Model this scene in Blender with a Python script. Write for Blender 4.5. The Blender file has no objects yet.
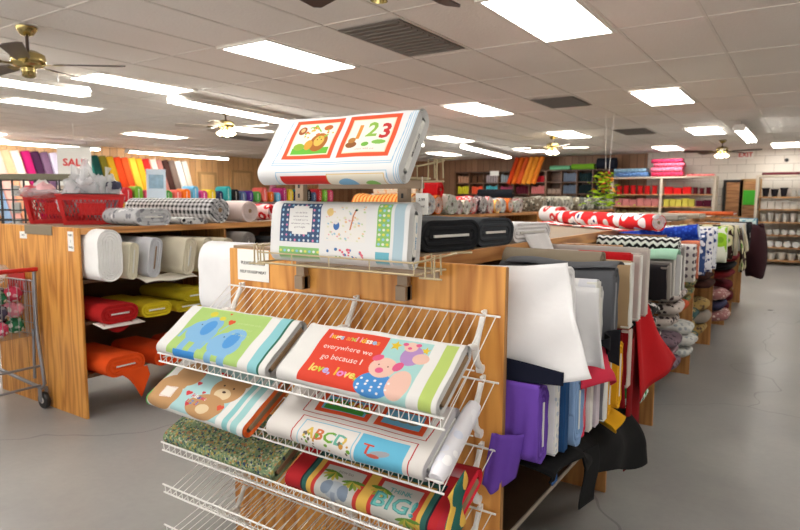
import bpy, math, random
import numpy as np
from mathutils import Vector, Matrix, noise
R_ = random.Random(7)
sc = bpy.context.scene
COL = sc.collection

# ---------------------------------------------------------------- camera
EYE = Vector((0, 0, 1.48))
yaw, pitch, roll = 0.5869, 0.106, 0.0056
fw = Vector((-math.sin(yaw)*math.cos(pitch), math.cos(yaw)*math.cos(pitch), -math.sin(pitch)))
r0 = Vector((math.cos(yaw), math.sin(yaw), 0)); u0 = r0.cross(fw)
rt = math.cos(roll)*r0 + math.sin(roll)*u0; up = -math.sin(roll)*r0 + math.cos(roll)*u0
cd = bpy.data.cameras.new('camera'); cam = bpy.data.objects.new('camera', cd); COL.objects.link(cam)
cd.sensor_width = 36; cd.lens = 614/800*36; cd.clip_start = .05; cd.clip_end = 100
mw = Matrix((rt, up, -fw)).transposed().to_4x4(); mw.translation = EYE; cam.matrix_world = mw
cd.dof.use_dof = True; cd.dof.focus_distance = 1.95; cd.dof.aperture_fstop = 5.0
sc.camera = cam

# ---------------------------------------------------------------- world, exposure
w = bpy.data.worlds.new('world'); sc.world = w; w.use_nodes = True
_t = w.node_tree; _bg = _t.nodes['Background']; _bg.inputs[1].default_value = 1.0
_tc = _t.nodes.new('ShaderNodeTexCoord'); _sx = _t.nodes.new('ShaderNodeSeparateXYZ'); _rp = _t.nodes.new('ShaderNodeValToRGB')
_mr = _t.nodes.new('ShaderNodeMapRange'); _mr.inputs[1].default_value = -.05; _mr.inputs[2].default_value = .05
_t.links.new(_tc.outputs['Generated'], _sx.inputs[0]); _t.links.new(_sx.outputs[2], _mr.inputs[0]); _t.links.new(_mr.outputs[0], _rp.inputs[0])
_rp.color_ramp.elements[0].color = (1.8, 1.7, 1.6, 1)      # bright lower half, added to throw light up onto the ceiling
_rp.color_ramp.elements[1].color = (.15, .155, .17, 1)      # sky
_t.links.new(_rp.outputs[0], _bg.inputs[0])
vs = sc.view_settings; vs.view_transform = 'Standard'; vs.look = 'None'; vs.gamma = 1; vs.use_curve_mapping = False
vs.exposure = 1.0
TROFFER_POWER = 8.0
TUBE_POWER = 14.0
CEIL = 2.76

# ---------------------------------------------------------------- helpers
def lin(c):
    return tuple(((x/255)/12.92 if x/255 <= .04045 else ((x/255+.055)/1.055)**2.4) for x in c)
class NT:
    def __init__(s, name):
        s.m = bpy.data.materials.new(name); s.m.use_nodes = True; s.t = s.m.node_tree
        s.b = s.t.nodes['Principled BSDF']
    def n(s, typ, **kw):
        nd = s.t.nodes.new(typ)
        for k, v in kw.items():
            if k in nd.inputs.keys() if isinstance(k, str) else False: nd.inputs[k].default_value = v
            else: setattr(nd, k, v)
        return nd
    def l(s, a, b): s.t.links.new(a, b)
    def ramp(s, fac, stops, interp='LINEAR'):
        r = s.n('ShaderNodeValToRGB'); cr = r.color_ramp; cr.interpolation = interp
        while len(cr.elements) < len(stops): cr.elements.new(.5)
        for e, (p, c) in zip(cr.elements, stops): e.position = p; e.color = (*lin(c), 1)
        s.l(fac, r.inputs[0]); return r.outputs[0]
    def coord(s, which='Object', scale=(1, 1, 1), rot=(0, 0, 0)):
        tc = s.n('ShaderNodeTexCoord'); mp = s.n('ShaderNodeMapping')
        mp.inputs['Scale'].default_value = scale; mp.inputs['Rotation'].default_value = rot
        s.l(tc.outputs[which], mp.inputs[0]); return mp.outputs[0]
    def mix(s, fac, a, b):
        m = s.n('ShaderNodeMix'); m.data_type = 'RGBA'
        for v, i in ((fac, 0), (a, 6), (b, 7)):
            if hasattr(v, 'links') or hasattr(v, 'is_linked'): s.l(v, m.inputs[i])
            elif i == 0: m.inputs[0].default_value = v
            else: m.inputs[i].default_value = (*lin(v), 1)
        return m.outputs[2]
    def math(s, op, a, b=None, c=None):
        m = s.n('ShaderNodeMath'); m.operation = op
        for i, v in enumerate((a, b, c)):
            if v is None: continue
            if isinstance(v, (int, float)): m.inputs[i].default_value = v
            else: s.l(v, m.inputs[i])
        return m.outputs[0]
    def bump(s, h, strength=.2, dist=.01):
        b = s.n('ShaderNodeBump'); b.inputs['Strength'].default_value = strength; b.inputs['Distance'].default_value = dist
        s.l(h, b.inputs['Height']); s.l(b.outputs[0], s.b.inputs['Normal'])

MATS = {}
def fabric(c, pat='plain', c2=(255, 255, 255), c3=None, s=1.0, rough=.9):
    key = ('f', c, pat, c2, c3, s)
    if key in MATS: return MATS[key]
    k = NT('fabric_'+pat); B = k.b
    B.inputs['Roughness'].default_value = rough; B.inputs['Specular IOR Level'].default_value = .25
    co = k.coord()
    nz = k.n('ShaderNodeTexNoise'); nz.inputs['Scale'].default_value = 9; nz.inputs['Detail'].default_value = 3; k.l(co, nz.inputs[0])
    dk = tuple(int(x*.93) for x in c)
    base = k.mix(nz.outputs[0], c, dk)
    if pat in ('floral', 'poppy', 'dots', 'leafy'):
        vo = k.n('ShaderNodeTexVoronoi'); vo.inputs['Scale'].default_value = {'floral': 28, 'poppy': 11, 'dots': 22, 'leafy': 45}[pat]*s
        if pat == 'dots': vo.inputs['Randomness'].default_value = 0
        k.l(co, vo.inputs[0]); d = vo.outputs['Distance']
        if pat == 'poppy':
            col = k.ramp(d, [(0, c3 or (40, 50, 110)), (.2, c2), (.47, c)], 'CONSTANT')
        elif pat == 'dots':
            col = k.mix(k.math('LESS_THAN', d, .3), base, c2)
        else:
            sep = k.n('ShaderNodeSeparateColor'); k.l(vo.outputs['Color'], sep.inputs[0])
            pal = k.ramp(sep.outputs[0], [(0, c2), (.35, c3 or c2), (.6, c), (.8, tuple((a+b)//2 for a, b in zip(c, c2)))], 'CONSTANT')
            col = k.mix(k.math('LESS_THAN', d, .42), base, pal)
        k.l(col, B.inputs['Base Color'])
    elif pat in ('check', 'stripe', 'chevron'):
        sx = k.n('ShaderNodeSeparateXYZ'); k.l(co, sx.inputs[0])
        if pat == 'check':
            a = k.math('GREATER_THAN', k.math('FRACT', k.math('MULTIPLY', sx.outputs[0], 40*s)), .5)
            vv = k.math('ADD', sx.outputs[1], sx.outputs[2])
            b = k.math('GREATER_THAN', k.math('FRACT', k.math('MULTIPLY', vv, 40*s)), .5)
            f = k.math('MULTIPLY', a, b); f2 = k.math('MULTIPLY', k.math('ADD', a, b), .45); f = k.math('ADD', k.math('MULTIPLY', f, .1), f2)
        elif pat == 'stripe':
            f = k.math('GREATER_THAN', k.math('FRACT', k.math('MULTIPLY', sx.outputs[0], 22*s)), .5)
        else:
            zz = k.math('PINGPONG', k.math('MULTIPLY', sx.outputs[0], 1.0), .012/s)
            f = k.math('GREATER_THAN', k.math('FRACT', k.math('MULTIPLY', k.math('ADD', k.math('ADD', sx.outputs[2], sx.outputs[1]), zz), 38*s)), .5)
        k.l(k.mix(f, base, c2), B.inputs['Base Color'])
    else:
        k.l(base, B.inputs['Base Color'])
    k.bump(nz.outputs[0], .25, .02)
    MATS[key] = k.m; return k.m
def plain(name, c, rough=.5, metal=0, spec=.5, var=.06, bump=0):
    key = ('p', name)
    if key in MATS: return MATS[key]
    k = NT(name); k.b.inputs['Roughness'].default_value = rough; k.b.inputs['Metallic'].default_value = metal
    k.b.inputs['Specular IOR Level'].default_value = spec
    co = k.coord(); nz = k.n('ShaderNodeTexNoise'); nz.inputs['Scale'].default_value = 14; k.l(co, nz.inputs[0])
    k.l(k.mix(nz.outputs[0], c, tuple(int(x*(1-var)) for x in c)), k.b.inputs['Base Color'])
    if bump: k.bump(nz.outputs[0], bump, .01)
    MATS[key] = k.m; return k.m
def wood(name, c1, c2, axis='z', sc_=1.0, rough=.45):
    """softwood plywood: long figure along one axis"""
    k = NT(name)
    s = {'z': (14, 14, 1.3), 'y': (14, 1.3, 14), 'x': (1.3, 14, 14)}[axis]
    co = k.coord('Object', tuple(v*sc_ for v in s))
    n1 = k.n('ShaderNodeTexNoise'); n1.inputs['Scale'].default_value = .55; n1.inputs['Detail'].default_value = 2; k.l(co, n1.inputs[0])
    rings = k.math('FRACT', k.math('MULTIPLY', n1.outputs[0], 11))
    rings = k.math('PINGPONG', k.math('MULTIPLY', n1.outputs[0], 13), 1)
    n2 = k.n('ShaderNodeTexNoise'); n2.inputs['Scale'].default_value = 4; n2.inputs['Detail'].default_value = 4; k.l(co, n2.inputs[0])
    f = k.math('ADD', k.math('MULTIPLY', rings, .62), k.math('MULTIPLY', n2.outputs[0], .45))
    col = k.ramp(f, [(0.15, c1), (.75, c2)])
    k.l(col, k.b.inputs['Base Color']); k.b.inputs['Roughness'].default_value = rough
    k.bump(n2.outputs[0], .12, .004)
    return k.m
def emis(name, c, st):
    k = NT(name); k.b.inputs['Base Color'].default_value = (*lin(c), 1)
    k.b.inputs['Emission Color'].default_value = (*lin(c), 1); k.b.inputs['Emission Strength'].default_value = st
    co = k.coord('Object', (60, 60, 60)); vo = k.n('ShaderNodeTexVoronoi'); k.l(co, vo.inputs[0]); k.bump(vo.outputs[0], .1, .002)
    return k.m

class MB:
    def __init__(s): s.v = []; s.f = []; s.mi = []; s.cur = 0
    def add(s, vs, fs):
        o = len(s.v); s.v += [tuple(p) for p in vs]; s.f += [tuple(i+o for i in f) for f in fs]; s.mi += [s.cur]*len(fs); return s
    def box(s, x0, x1, y0, y1, z0, z1, M=None):
        P = [Vector((x, y, z)) for z in (z0, z1) for y in (y0, y1) for x in (x0, x1)]
        if M is not None: P = [M @ p for p in P]
        return s.add(P, [(0, 2, 3, 1), (4, 5, 7, 6), (0, 1, 5, 4), (2, 6, 7, 3), (0, 4, 6, 2), (1, 3, 7, 5)])
    def tube(s, pts, r, n=8, cap=True, closed=False):
        pts = [Vector(p) for p in pts]; m = len(pts); vs = []; fs = []
        rr = r if isinstance(r, (list, tuple)) else [r]*m
        prev = None
        for i, p in enumerate(pts):
            if closed: d = pts[(i+1) % m]-pts[i-1]
            else: d = pts[min(i+1, m-1)]-pts[max(i-1, 0)]
            d.normalize()
            a = prev if prev is not None else (Vector((0, 0, 1)) if abs(d.z) < .9 else Vector((1, 0, 0)))
            a = (a-d*a.dot(d)).normalized(); prev = a; b = d.cross(a)
            vs += [p+(a*math.cos(2*math.pi*j/n)+b*math.sin(2*math.pi*j/n))*rr[i] for j in range(n)]
        for i in range(m if closed else m-1):
            i2 = (i+1) % m
            for j in range(n): fs.append((i*n+j, i*n+(j+1) % n, i2*n+(j+1) % n, i2*n+j))
        if cap and not closed: fs += [tuple(range(n))[::-1], tuple((m-1)*n+j for j in range(n))]
        return s.add(vs, fs)
    def lathe(s, prof, n=20, M=None, cap=True):
        vs = []; fs = []
        for r, z in prof: vs += [Vector((r*math.cos(2*math.pi*j/n), r*math.sin(2*math.pi*j/n), z)) for j in range(n)]
        if M is not None: vs = [M @ p for p in vs]
        for i in range(len(prof)-1):
            for j in range(n): fs.append((i*n+j, i*n+(j+1) % n, (i+1)*n+(j+1) % n, (i+1)*n+j))
        if cap: fs += [tuple(range(n))[::-1], tuple((len(prof)-1)*n+j for j in range(n))]
        return s.add(vs, fs)
    def prism(s, poly, z0, z1, M=None):
        n = len(poly); vs = [Vector((x, y, z)) for z in (z0, z1) for x, y in poly]
        if M is not None: vs = [M @ p for p in vs]
        return s.add(vs, [tuple(range(n))[::-1], tuple(range(n, 2*n))]+[(i, (i+1) % n, n+(i+1) % n, n+i) for i in range(n)])
    def grid(s, P, nu, nv, closev=False):
        vs = [P(i/(nu-1), j/(nv-1) if not closev else j/nv) for i in range(nu) for j in range(nv)]; fs = []
        for i in range(nu-1):
            for j in range(nv if closev else nv-1):
                j2 = (j+1) % nv; fs.append((i*nv+j, i*nv+j2, (i+1)*nv+j2, (i+1)*nv+j))
        return s.add(vs, fs)
    def mesh(s, name, mats, smooth=False):
        me = bpy.data.meshes.new(name); me.from_pydata(s.v, [], s.f)
        for m in (mats if isinstance(mats, (list, tuple)) else [mats]): me.materials.append(m)
        if any(s.mi): me.polygons.foreach_set('material_index', s.mi)
        if smooth: me.polygons.foreach_set('use_smooth', [True]*len(me.polygons))
        me.validate(); me.update(); return me
    def build(s, name, mats, parent=None, smooth=False, bevel=0, solid=0, loc=None, rot=None):
        me = s.mesh(name, mats, smooth); o = bpy.data.objects.new(name, me); COL.objects.link(o)
        if parent is not None: o.parent = parent
        if loc is not None: o.location = loc
        if rot is not None: o.rotation_euler = rot
        if solid:
            m = o.modifiers.new('solidify', 'SOLIDIFY'); m.thickness = solid; m.offset = 0
        if bevel:
            m = o.modifiers.new('bevel', 'BEVEL'); m.width = bevel; m.segments = 2; m.limit_method = 'ANGLE'
        if smooth and not solid:
            try: me.set_sharp_from_angle(angle=math.radians(50))
            except Exception: pass
        return o
def thing(name, label, cat, loc=(0, 0, 0), rot=(0, 0, 0), group=None):
    o = bpy.data.objects.new(name, None); COL.objects.link(o); o.location = loc; o.rotation_euler = rot
    o.empty_display_size = .05; o['label'] = label; o['category'] = cat
    if group: o['group'] = group
    return o
def tag(o, label, cat, group=None):
    o['label'] = label; o['category'] = cat
    if group: o['group'] = group
    return o
def struct(o): o['kind'] = 'structure'; return o
def dup(root, label=None, loc=None, rot=None, group=None):
    r = root.copy(); COL.objects.link(r)
    if label: r['label'] = label
    if group: r['group'] = group
    if loc is not None: r.location = loc
    if rot is not None: r.rotation_euler = rot
    for ch in list(root.children):
        c = ch.copy(); COL.objects.link(c); c.parent = r
        for g in ch.children:
            d = g.copy(); COL.objects.link(d); d.parent = c
    return r
def text_mesh(body, size, align='CENTER', extrude=.0004, bold=False):
    cu = bpy.data.curves.new('text', 'FONT'); cu.body = body; cu.size = size; cu.align_x = align; cu.align_y = 'CENTER'
    cu.extrude = extrude; cu.resolution_u = 2
    if bold: cu.offset = size*.03
    ob = bpy.data.objects.new('text', cu); COL.objects.link(ob)
    bpy.context.view_layer.update()
    me = bpy.data.meshes.new_from_object(ob.evaluated_get(bpy.context.evaluated_depsgraph_get()))
    bpy.data.objects.remove(ob); bpy.data.curves.remove(cu); return me
def text_obj(body, size, mat, loc, rot, parent, bold=False):
    me = text_mesh(body, size, bold=bold); me.materials.clear(); me.materials.append(mat)
    o = bpy.data.objects.new('lettering', me); COL.objects.link(o); o.parent = parent; o.location = loc; o.rotation_euler = rot
    return o

# ---------------------------------------------------------------- shared materials
M_card = plain('cardboard', (150, 122, 92), .85, var=.12)
M_label = plain('white_bolt_board', (226, 226, 220), .7, var=.04)
M_ply = wood('golden_plywood', (176, 108, 40), (222, 158, 76), 'z')
M_plyd = wood('shelf_plywood', (150, 98, 50), (196, 140, 80), 'z')
M_plyy = wood('plywood_rail', (150, 90, 40), (212, 152, 88), 'y')
M_edge = plain('plywood_edge', (176, 128, 78), .8, var=.2)
M_hard = plain('hardboard_shelf', (150, 130, 106), .55, var=.08)
M_mel = plain('shelf_board_brown', (118, 92, 70), .5, var=.1)
M_white = plain('white_vinyl_wire', (238, 238, 236), .35, var=.02)
M_paper = plain('paper', (240, 240, 236), .8, var=.02)
M_ink = plain('black_ink', (40, 40, 44), .6)
M_red = plain('red_plastic', (196, 34, 36), .35, var=.05)
M_black = plain('black_plastic', (24, 24, 26), .4)
M_chrome = plain('steel_wire', (170, 170, 172), .3, 1)
M_zinc = plain('zinc_bracket', (178, 176, 170), .4, .7)
M_brass = plain('polished_brass', (186, 168, 112), .26, 1)
M_bronze = plain('taupe_metal_post', (148, 128, 106), .45, .2)
M_rackw = plain('cream_metal_wire', (186, 170, 136), .4, .4)
M_dark = plain('dark_walnut_blade', (66, 42, 30), .45, var=.2)
M_cub = wood('dark_shelf_wood', (66, 40, 24), (104, 68, 42), 'x')
M_cream = plain('cream_painted_wood', (208, 196, 178), .55, var=.05)
M_wshelf = wood('pale_shelf_wood', (150, 104, 62), (196, 150, 100), 'x')
M_light = emis('troffer_lens_glow', (255, 250, 242), TROFFER_POWER)
M_tube = emis('fluorescent_tube_glow', (255, 250, 242), TUBE_POWER)
M_bulb = emis('fan_bulb_glow', (255, 236, 200), 6.0)
M_fix = plain('white_enamel', (232, 230, 224), .4, var=.03)

# ================================================================ SETTING
XL, XR, YB, YF = -14.8, 3.6, 17.6, -4.2
# floor
k = NT('grey_painted_concrete'); co = k.coord()
n1 = k.n('ShaderNodeTexNoise'); n1.inputs['Scale'].default_value = .9; n1.inputs['Detail'].default_value = 5; n1.inputs['Roughness'].default_value = .62; k.l(co, n1.inputs[0])
n2 = k.n('ShaderNodeTexNoise'); n2.inputs['Scale'].default_value = 30; n2.inputs['Detail'].default_value = 4; k.l(co, n2.inputs[0])
col = k.ramp(n1.outputs[0], [(.3, (138, 138, 138)), (.7, (166, 165, 161))])
col = k.mix(k.math('MULTIPLY', n2.outputs[0], .25), col, (112, 112, 114))
vo = k.n('ShaderNodeTexVoronoi'); vo.feature = 'DISTANCE_TO_EDGE'; vo.inputs['Scale'].default_value = .33
nzw = k.n('ShaderNodeTexNoise'); nzw.inputs['Scale'].default_value = 1.5; k.l(co, nzw.inputs[0])
va = k.n('ShaderNodeVectorMath'); va.operation = 'MULTIPLY_ADD'; k.l(nzw.outputs['Color'], va.inputs[0]); va.inputs[1].default_value = (.7, .7, .7); k.l(co, va.inputs[2])
k.l(va.outputs[0], vo.inputs[0])
crack = k.math('LESS_THAN', vo.outputs[0], .0022)
col = k.mix(k.math('MULTIPLY', crack, .45), col, (82, 82, 84))
k.l(col, k.b.inputs['Base Color'])
k.l(k.math('ADD', k.math('MULTIPLY', n1.outputs[0], .25), .2), k.b.inputs['Roughness'])
k.bump(n2.outputs[0], .08, .005)
struct(MB().box(XL, XR, YF, YB, -.05, 0).build('floor', k.m))
# ceiling
k = NT('ceiling_tile'); co = k.coord()
n2 = k.n('ShaderNodeTexNoise'); n2.inputs['Scale'].default_value = 45; n2.inputs['Detail'].default_value = 3; k.l(co, n2.inputs[0])
n1 = k.n('ShaderNodeTexNoise'); n1.inputs['Scale'].default_value = .8; k.l(co, n1.inputs[0])
col = k.ramp(n1.outputs[0], [(.3, (236, 230, 224)), (.7, (242, 238, 233))])
k.l(k.mix(k.math('MULTIPLY', n2.outputs[0], .2), col, (210, 202, 194)), k.b.inputs['Base Color']); k.b.inputs['Roughness'].default_value = .9
k.bump(n2.outputs[0], .3, .01)
struct(MB().box(XL, XR, YF, YB, CEIL, CEIL+.1).build('ceiling', k.m))
TX, TY = .6, 1.26; GX, GY = -1.89, 3.6
m = MB()
x = GX-TX*21
while x < XR:
    if x > XL: m.box(x-.011, x+.011, YF+.01, YB-.01, CEIL-.006, CEIL-.0005)
    x += TX
y = GY-TY*6
while y < YB:
    if y > YF: m.box(XL+.01, XR-.01, y-.011, y+.011, CEIL-.0055, CEIL-.0006)
    y += TY
struct(m.build('trim_1', plain('ceiling_grid_bar', (236, 230, 223), .5, var=.1)))
# walls
def panel_wall(name, c1, c2, groove, s=2.5):
    k = NT(name); co = k.coord(); sx = k.n('ShaderNodeSeparateXYZ'); k.l(co, sx.inputs[0])
    h = k.math('ADD', sx.outputs[0], sx.outputs[1])
    fr = k.math('FRACT', k.math('MULTIPLY', h, s*2)); g = k.math('LESS_THAN', fr, .05)
    cell = k.math('FLOOR', k.math('MULTIPLY', h, s*2)); wn = k.n('ShaderNodeTexWhiteNoise'); wn.noise_dimensions = '1D'; k.l(cell, wn.inputs['W'])
    co2 = k.coord('Object', (20, 20, 1.2)); nz = k.n('ShaderNodeTexNoise'); nz.inputs['Scale'].default_value = 1.5; nz.inputs['Detail'].default_value = 4; k.l(co2, nz.inputs[0])
    f = k.math('ADD', k.math('MULTIPLY', wn.outputs[0], .5), k.math('MULTIPLY', nz.outputs[0], .6))
    k.l(k.mix(g, k.ramp(f, [(.1, c1), (.9, c2)]), groove), k.b.inputs['Base Color']); k.b.inputs['Roughness'].default_value = .45
    return k.m
M_pan = panel_wall('wood_panelling', (124, 84, 56), (176, 132, 98), (70, 44, 28))
M_pan2 = panel_wall('amber_wood_panelling', (188, 138, 86), (226, 182, 128), (104, 66, 36))
k = NT('painted_block'); co = k.coord('Object', (1, 1, 1)); sx = k.n('ShaderNodeSeparateXYZ'); k.l(co, sx.inputs[0]); cb = k.n('ShaderNodeCombineXYZ')
k.l(sx.outputs[0], cb.inputs[0]); k.l(sx.outputs[2], cb.inputs[1]); br = k.n('ShaderNodeTexBrick'); k.l(cb.outputs[0], br.inputs[0])
br.inputs['Scale'].default_value = 1; br.inputs['Brick Width'].default_value = .4; br.inputs['Row Height'].default_value = .2; br.inputs['Mortar Size'].default_value = .006
br.inputs['Color1'].default_value = (*lin((222, 216, 206)), 1); br.inputs['Color2'].default_value = (*lin((214, 208, 198)), 1); br.inputs['Mortar'].default_value = (*lin((176, 168, 158)), 1)
k.l(br.outputs[0], k.b.inputs['Base Color']); k.b.inputs['Roughness'].default_value = .6
M_block = k.m
SPLIT = -3.72
struct(MB().box(XL, SPLIT, YB, YB+.15, 0, CEIL).build('wall_back', M_pan))
struct(MB().box(SPLIT, XR, YB, YB+.15, 0, CEIL).build('wall_back_right', M_block))
struct(MB().box(XL-.15, XL, YF, YB, 0, CEIL).build('wall_left', M_pan2))
M_plaster = plain('painted_plaster', (222, 218, 210), .8, var=.04)
struct(MB().box(XR, XR+.15, YF, YB, 0, CEIL).build('wall_right', M_plaster))
# doors
def door(nm, x0, x1, y0, y1, z1, mat, fmat, axis):
    if axis == 'x':   # on the left wall
        o = MB().box(XL+.001, XL+.04, y0, y1, 0, z1).build(nm, mat, bevel=.003)
        MB().box(XL+.001, XL+.06, y0-.07, y0, 0, z1+.07).box(XL+.001, XL+.06, y1, y1+.07, 0, z1+.07).box(XL+.001, XL+.06, y0, y1, z1, z1+.07).build('door_frame', fmat, o)
        MB().lathe([(.028, 0), (.028, .02), (.012, .03), (.03, .05), (.02, .075)], 12, Matrix.Translation((XL+.04, y1-.08, 1.0)) @ Matrix.Rotation(math.pi/2, 4, 'Y')).build('door_handle', M_brass, o, smooth=True)
    else:
        o = MB().box(x0, x1, YB-.04, YB-.001, 0, z1).build(nm, mat, bevel=.003)
        MB().box(x0-.07, x0, YB-.06, YB-.001, 0, z1+.06).box(x1, x1+.07, YB-.06, YB-.001, 0, z1+.06).box(x0, x1, YB-.06, YB-.001, z1, z1+.06).build('door_frame', fmat, o)
        MB().lathe([(.028, 0), (.028, .02), (.012, .03), (.03, .05), (.02, .075)], 12, Matrix.Translation((x0+.08, YB-.04, 1.0)) @ Matrix.Rotation(math.pi/2, 4, 'X')).build('door_handle', M_brass, o, smooth=True)
    return struct(o)
M_door = wood('tan_door_wood', (206, 160, 104), (228, 186, 130), 'z')
M_doorf = plain('tan_door_frame', (190, 150, 98), .5)
M_slat = wood('slatted_door_wood', (146, 96, 56), (196, 142, 92), 'x')
door('door_1', 0, 0, 11.74, 12.24, 2.18, M_door, M_doorf, 'x')
door('door_2', 0, 0, 12.95, 13.65, 2.28, M_door, M_doorf, 'x')
door('door_3', -1.80, -1.50, 0, 0, 1.96, M_slat, plain('black_gap', (30, 24, 20)), 'y')
door('door_4', -1.42, -1.10, 0, 0, 1.98, M_slat, M_doorf, 'y')
o = tag(MB().box(-1.42, -1.14, YB-.068, YB-.062, 1.40, 1.76).build('paper_notice', plain('bright_green_paper', (90, 226, 66), .7)), 'bright green paper notice on the wooden door at the back', 'notice')
MB().box(XL+.002, XL+.02, YF+.1, YB-.1, 0, .1).build('baseboard_left', M_cream)['kind'] = 'structure'
MB().box(XL+.1, XR-.1, YB-.02, YB-.002, 0, .1).build('baseboard_back', M_cream)['kind'] = 'structure'

# ================================================================ CEILING FITTINGS
def make_troffer():
    t = thing('ceiling_light', '', 'ceiling light')
    hx, hy = TX-.02, TY-.02
    MB().box(-.0, hx, 0, .035, -.012, 0).box(0, hx, hy-.035, hy, -.012, 0).box(0, .03, .035, hy-.035, -.012, 0).box(hx-.03, hx, .035, hy-.035, -.012, 0).build('light_frame', M_fix, t, bevel=.002)
    MB().box(.03, hx-.03, .035, hy-.035, -.008, -.002).build('lens_panel', M_light, t)
    return t
TROFF = [(-1.89, 3.66, 'large blown-out white ceiling light panel, nearest to the viewer on the right'),
 (-4.29, 3.6, 'white ceiling light panel left of the fan blades, above the red-framed fabric bolt'),
 (-4.29, 7.40, 'white ceiling light panel above the right end of the top fabric bolt'),
 (-1.89, 7.62, 'white ceiling light panel in the middle of the right side ceiling'),
 (-1.97, 11.9, 'white ceiling light panel between the round ceiling vents and the hanging tube lamp at right'),
 (-3.25, 15.5, 'small far white ceiling light panel above the pink bolts'),
 (-4.29, 11.3, 'far white ceiling light panel above the brass ceiling fan in the middle'),
 (-6.69, 3.6, 'white ceiling light panel touching the end of the long tube lamp at left'),
 (-9.09, 3.9, 'white ceiling light panel at the left edge under the brass fan'),
 (-9.09, 7.3, 'white ceiling light panel just left of the distant brass fan'),
 (-11.49, 7.2, 'far white ceiling light panel right of the sale poster'),
 (-14.2, 4.9, 'small white ceiling light panel at the far left edge'),
 (-6.69, 10.9, 'far ceiling light panel behind the wire rack, before the tube lamp'),
 (-6.3, 14.4, 'far ceiling light panel at the end of the tube lamp over the cubby shelves'),
 (-8.9, 14.5, 'faint far ceiling light panel above the leaning pole'),
 (-.85, 15.9, 'ceiling light panel cut by the right edge near the back wall'),
 (.51, 3.6, ''), (.51, 7.38, ''), (-4.29, -.18, ''), (-1.89, -.18, ''), (.51, -.18, ''), (1.7, 11.16, ''), (-6.69, -.18, ''), (-1.89, -3.4, ''), (-9.09, .4, '')]
tro = make_troffer(); first = True
for x, y, lb in TROFF:
    lb = lb or 'white ceiling light panel beyond the picture edge'
    if first: tro.location = (x+.01, y+.01, CEIL-.0061); tro['label'] = lb; tro['group'] = 'flat ceiling light panels'; first = False
    else: dup(tro, lb, (x+.01, y+.01, CEIL-.0061))
def strip(x, y0, y1, z, label, x2=None, chain=True):
    L = y1-y0; a = math.atan2((x2 if x2 is not None else x)-x, L)
    t = thing('tube_lamp', label, 'tube lamp', (x, y0, z), (0, 0, -a), 'fluorescent tube lamps')
    MB().prism([(-.1, .0), (.1, 0), (.06, .055), (-.06, .055)], 0, L, Matrix(((1, 0, 0, 0), (0, 0, 1, 0), (0, 1, 0, 0), (0, 0, 0, 1)))).build('lamp_housing', M_fix, t)
    MB().tube([(-.055, .04, -.022), (-.055, L-.04, -.022)], .018, 10).build('fluorescent_tube', M_tube, t, smooth=True)
    MB().tube([(.055, .04, -.022), (.055, L-.04, -.022)], .018, 10).build('fluorescent_tube', M_tube, t, smooth=True)
    MB().box(-.085, .085, 0, .03, -.045, 0).box(-.085, .085, L-.03, L, -.045, 0).build('end_cap', M_fix, t, bevel=.004)
    if CEIL-.01-z-.055 > .01: MB().tube([(0, .3, .055), (0, .3, CEIL-.008-z)], .004, 6).tube([(0, L-.3, .055), (0, L-.3, CEIL-.008-z)], .004, 6).build('hanging_wire', M_chrome, t)
    return t
strip(-6.55, 1.35, 3.75, 2.6, 'tube lamp hanging behind the brass fan at the left edge')
strip(-6.45, 4.75, 7.75, 2.66, 'long tube lamp running from the left light panel towards the top fabric bolt', -6.85)
strip(-6.45, 12.2, 15.9, 2.66, 'long tube lamp above the cubby shelves beyond the wire rack', -7.0)
strip(-7.05, 8.3, 11.4, 2.66, 'tube lamp partly hidden behind the top fabric bolt')
strip(-1.0, 11.0, 13.4, 2.62, 'twin tube lamp hanging at right above the back fan')
strip(-13.9, 3.2, 5.7, 2.62, 'tube lamp over the leaning bolts at the left edge')
strip(-13.9, 5.8, 8.2, 2.62, 'tube lamp over the leaning bolts, above the sale poster')
strip(-13.9, 8.9, 12.0, 2.62, 'tube lamp over the yellow and red leaning bolts')
M_vent = plain('grey_vent_metal', (120, 114, 108), .6)
def vent(x, y, wx, wy, label):
    t = thing('ceiling_vent', label, 'vent', (x, y, CEIL-.0061), group='ceiling air vents')
    MB().box(-wx/2, wx/2, -wy/2, wy/2, -.006, 0).build('vent_plate', M_vent, t)
    m = MB()
    for i in range(12):
        yy = -wy/2+.04+i*(wy-.08)/11; m.box(-wx/2+.03, wx/2-.03, yy-.004, yy+.014, -.014, -.006)
    m.build('louvre', M_vent, t)
vent(-2.79, 4.24, .56, 1.0, 'grey ceiling vent beside the near fan blades')
vent(-2.79, 7.98, .56, .8, 'grey ceiling vent between the two middle light panels')
vent(-2.79, 12.0, .56, 1.0, 'far grey ceiling vent right of the middle light panel')
vent(-10.0, 9.2, .6, 1.0, 'dark ceiling vent between the far left light panels')
MB().lathe([(.09, 0), (.1, -.02), (.07, -.04)], 16, Matrix.Translation((-2.6, 14.3, CEIL-.007))).build('smoke_detector', M_fix, smooth=True)
tag(bpy.data.objects['smoke_detector'], 'small round white smoke detector on the far ceiling', 'smoke detector')

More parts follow.
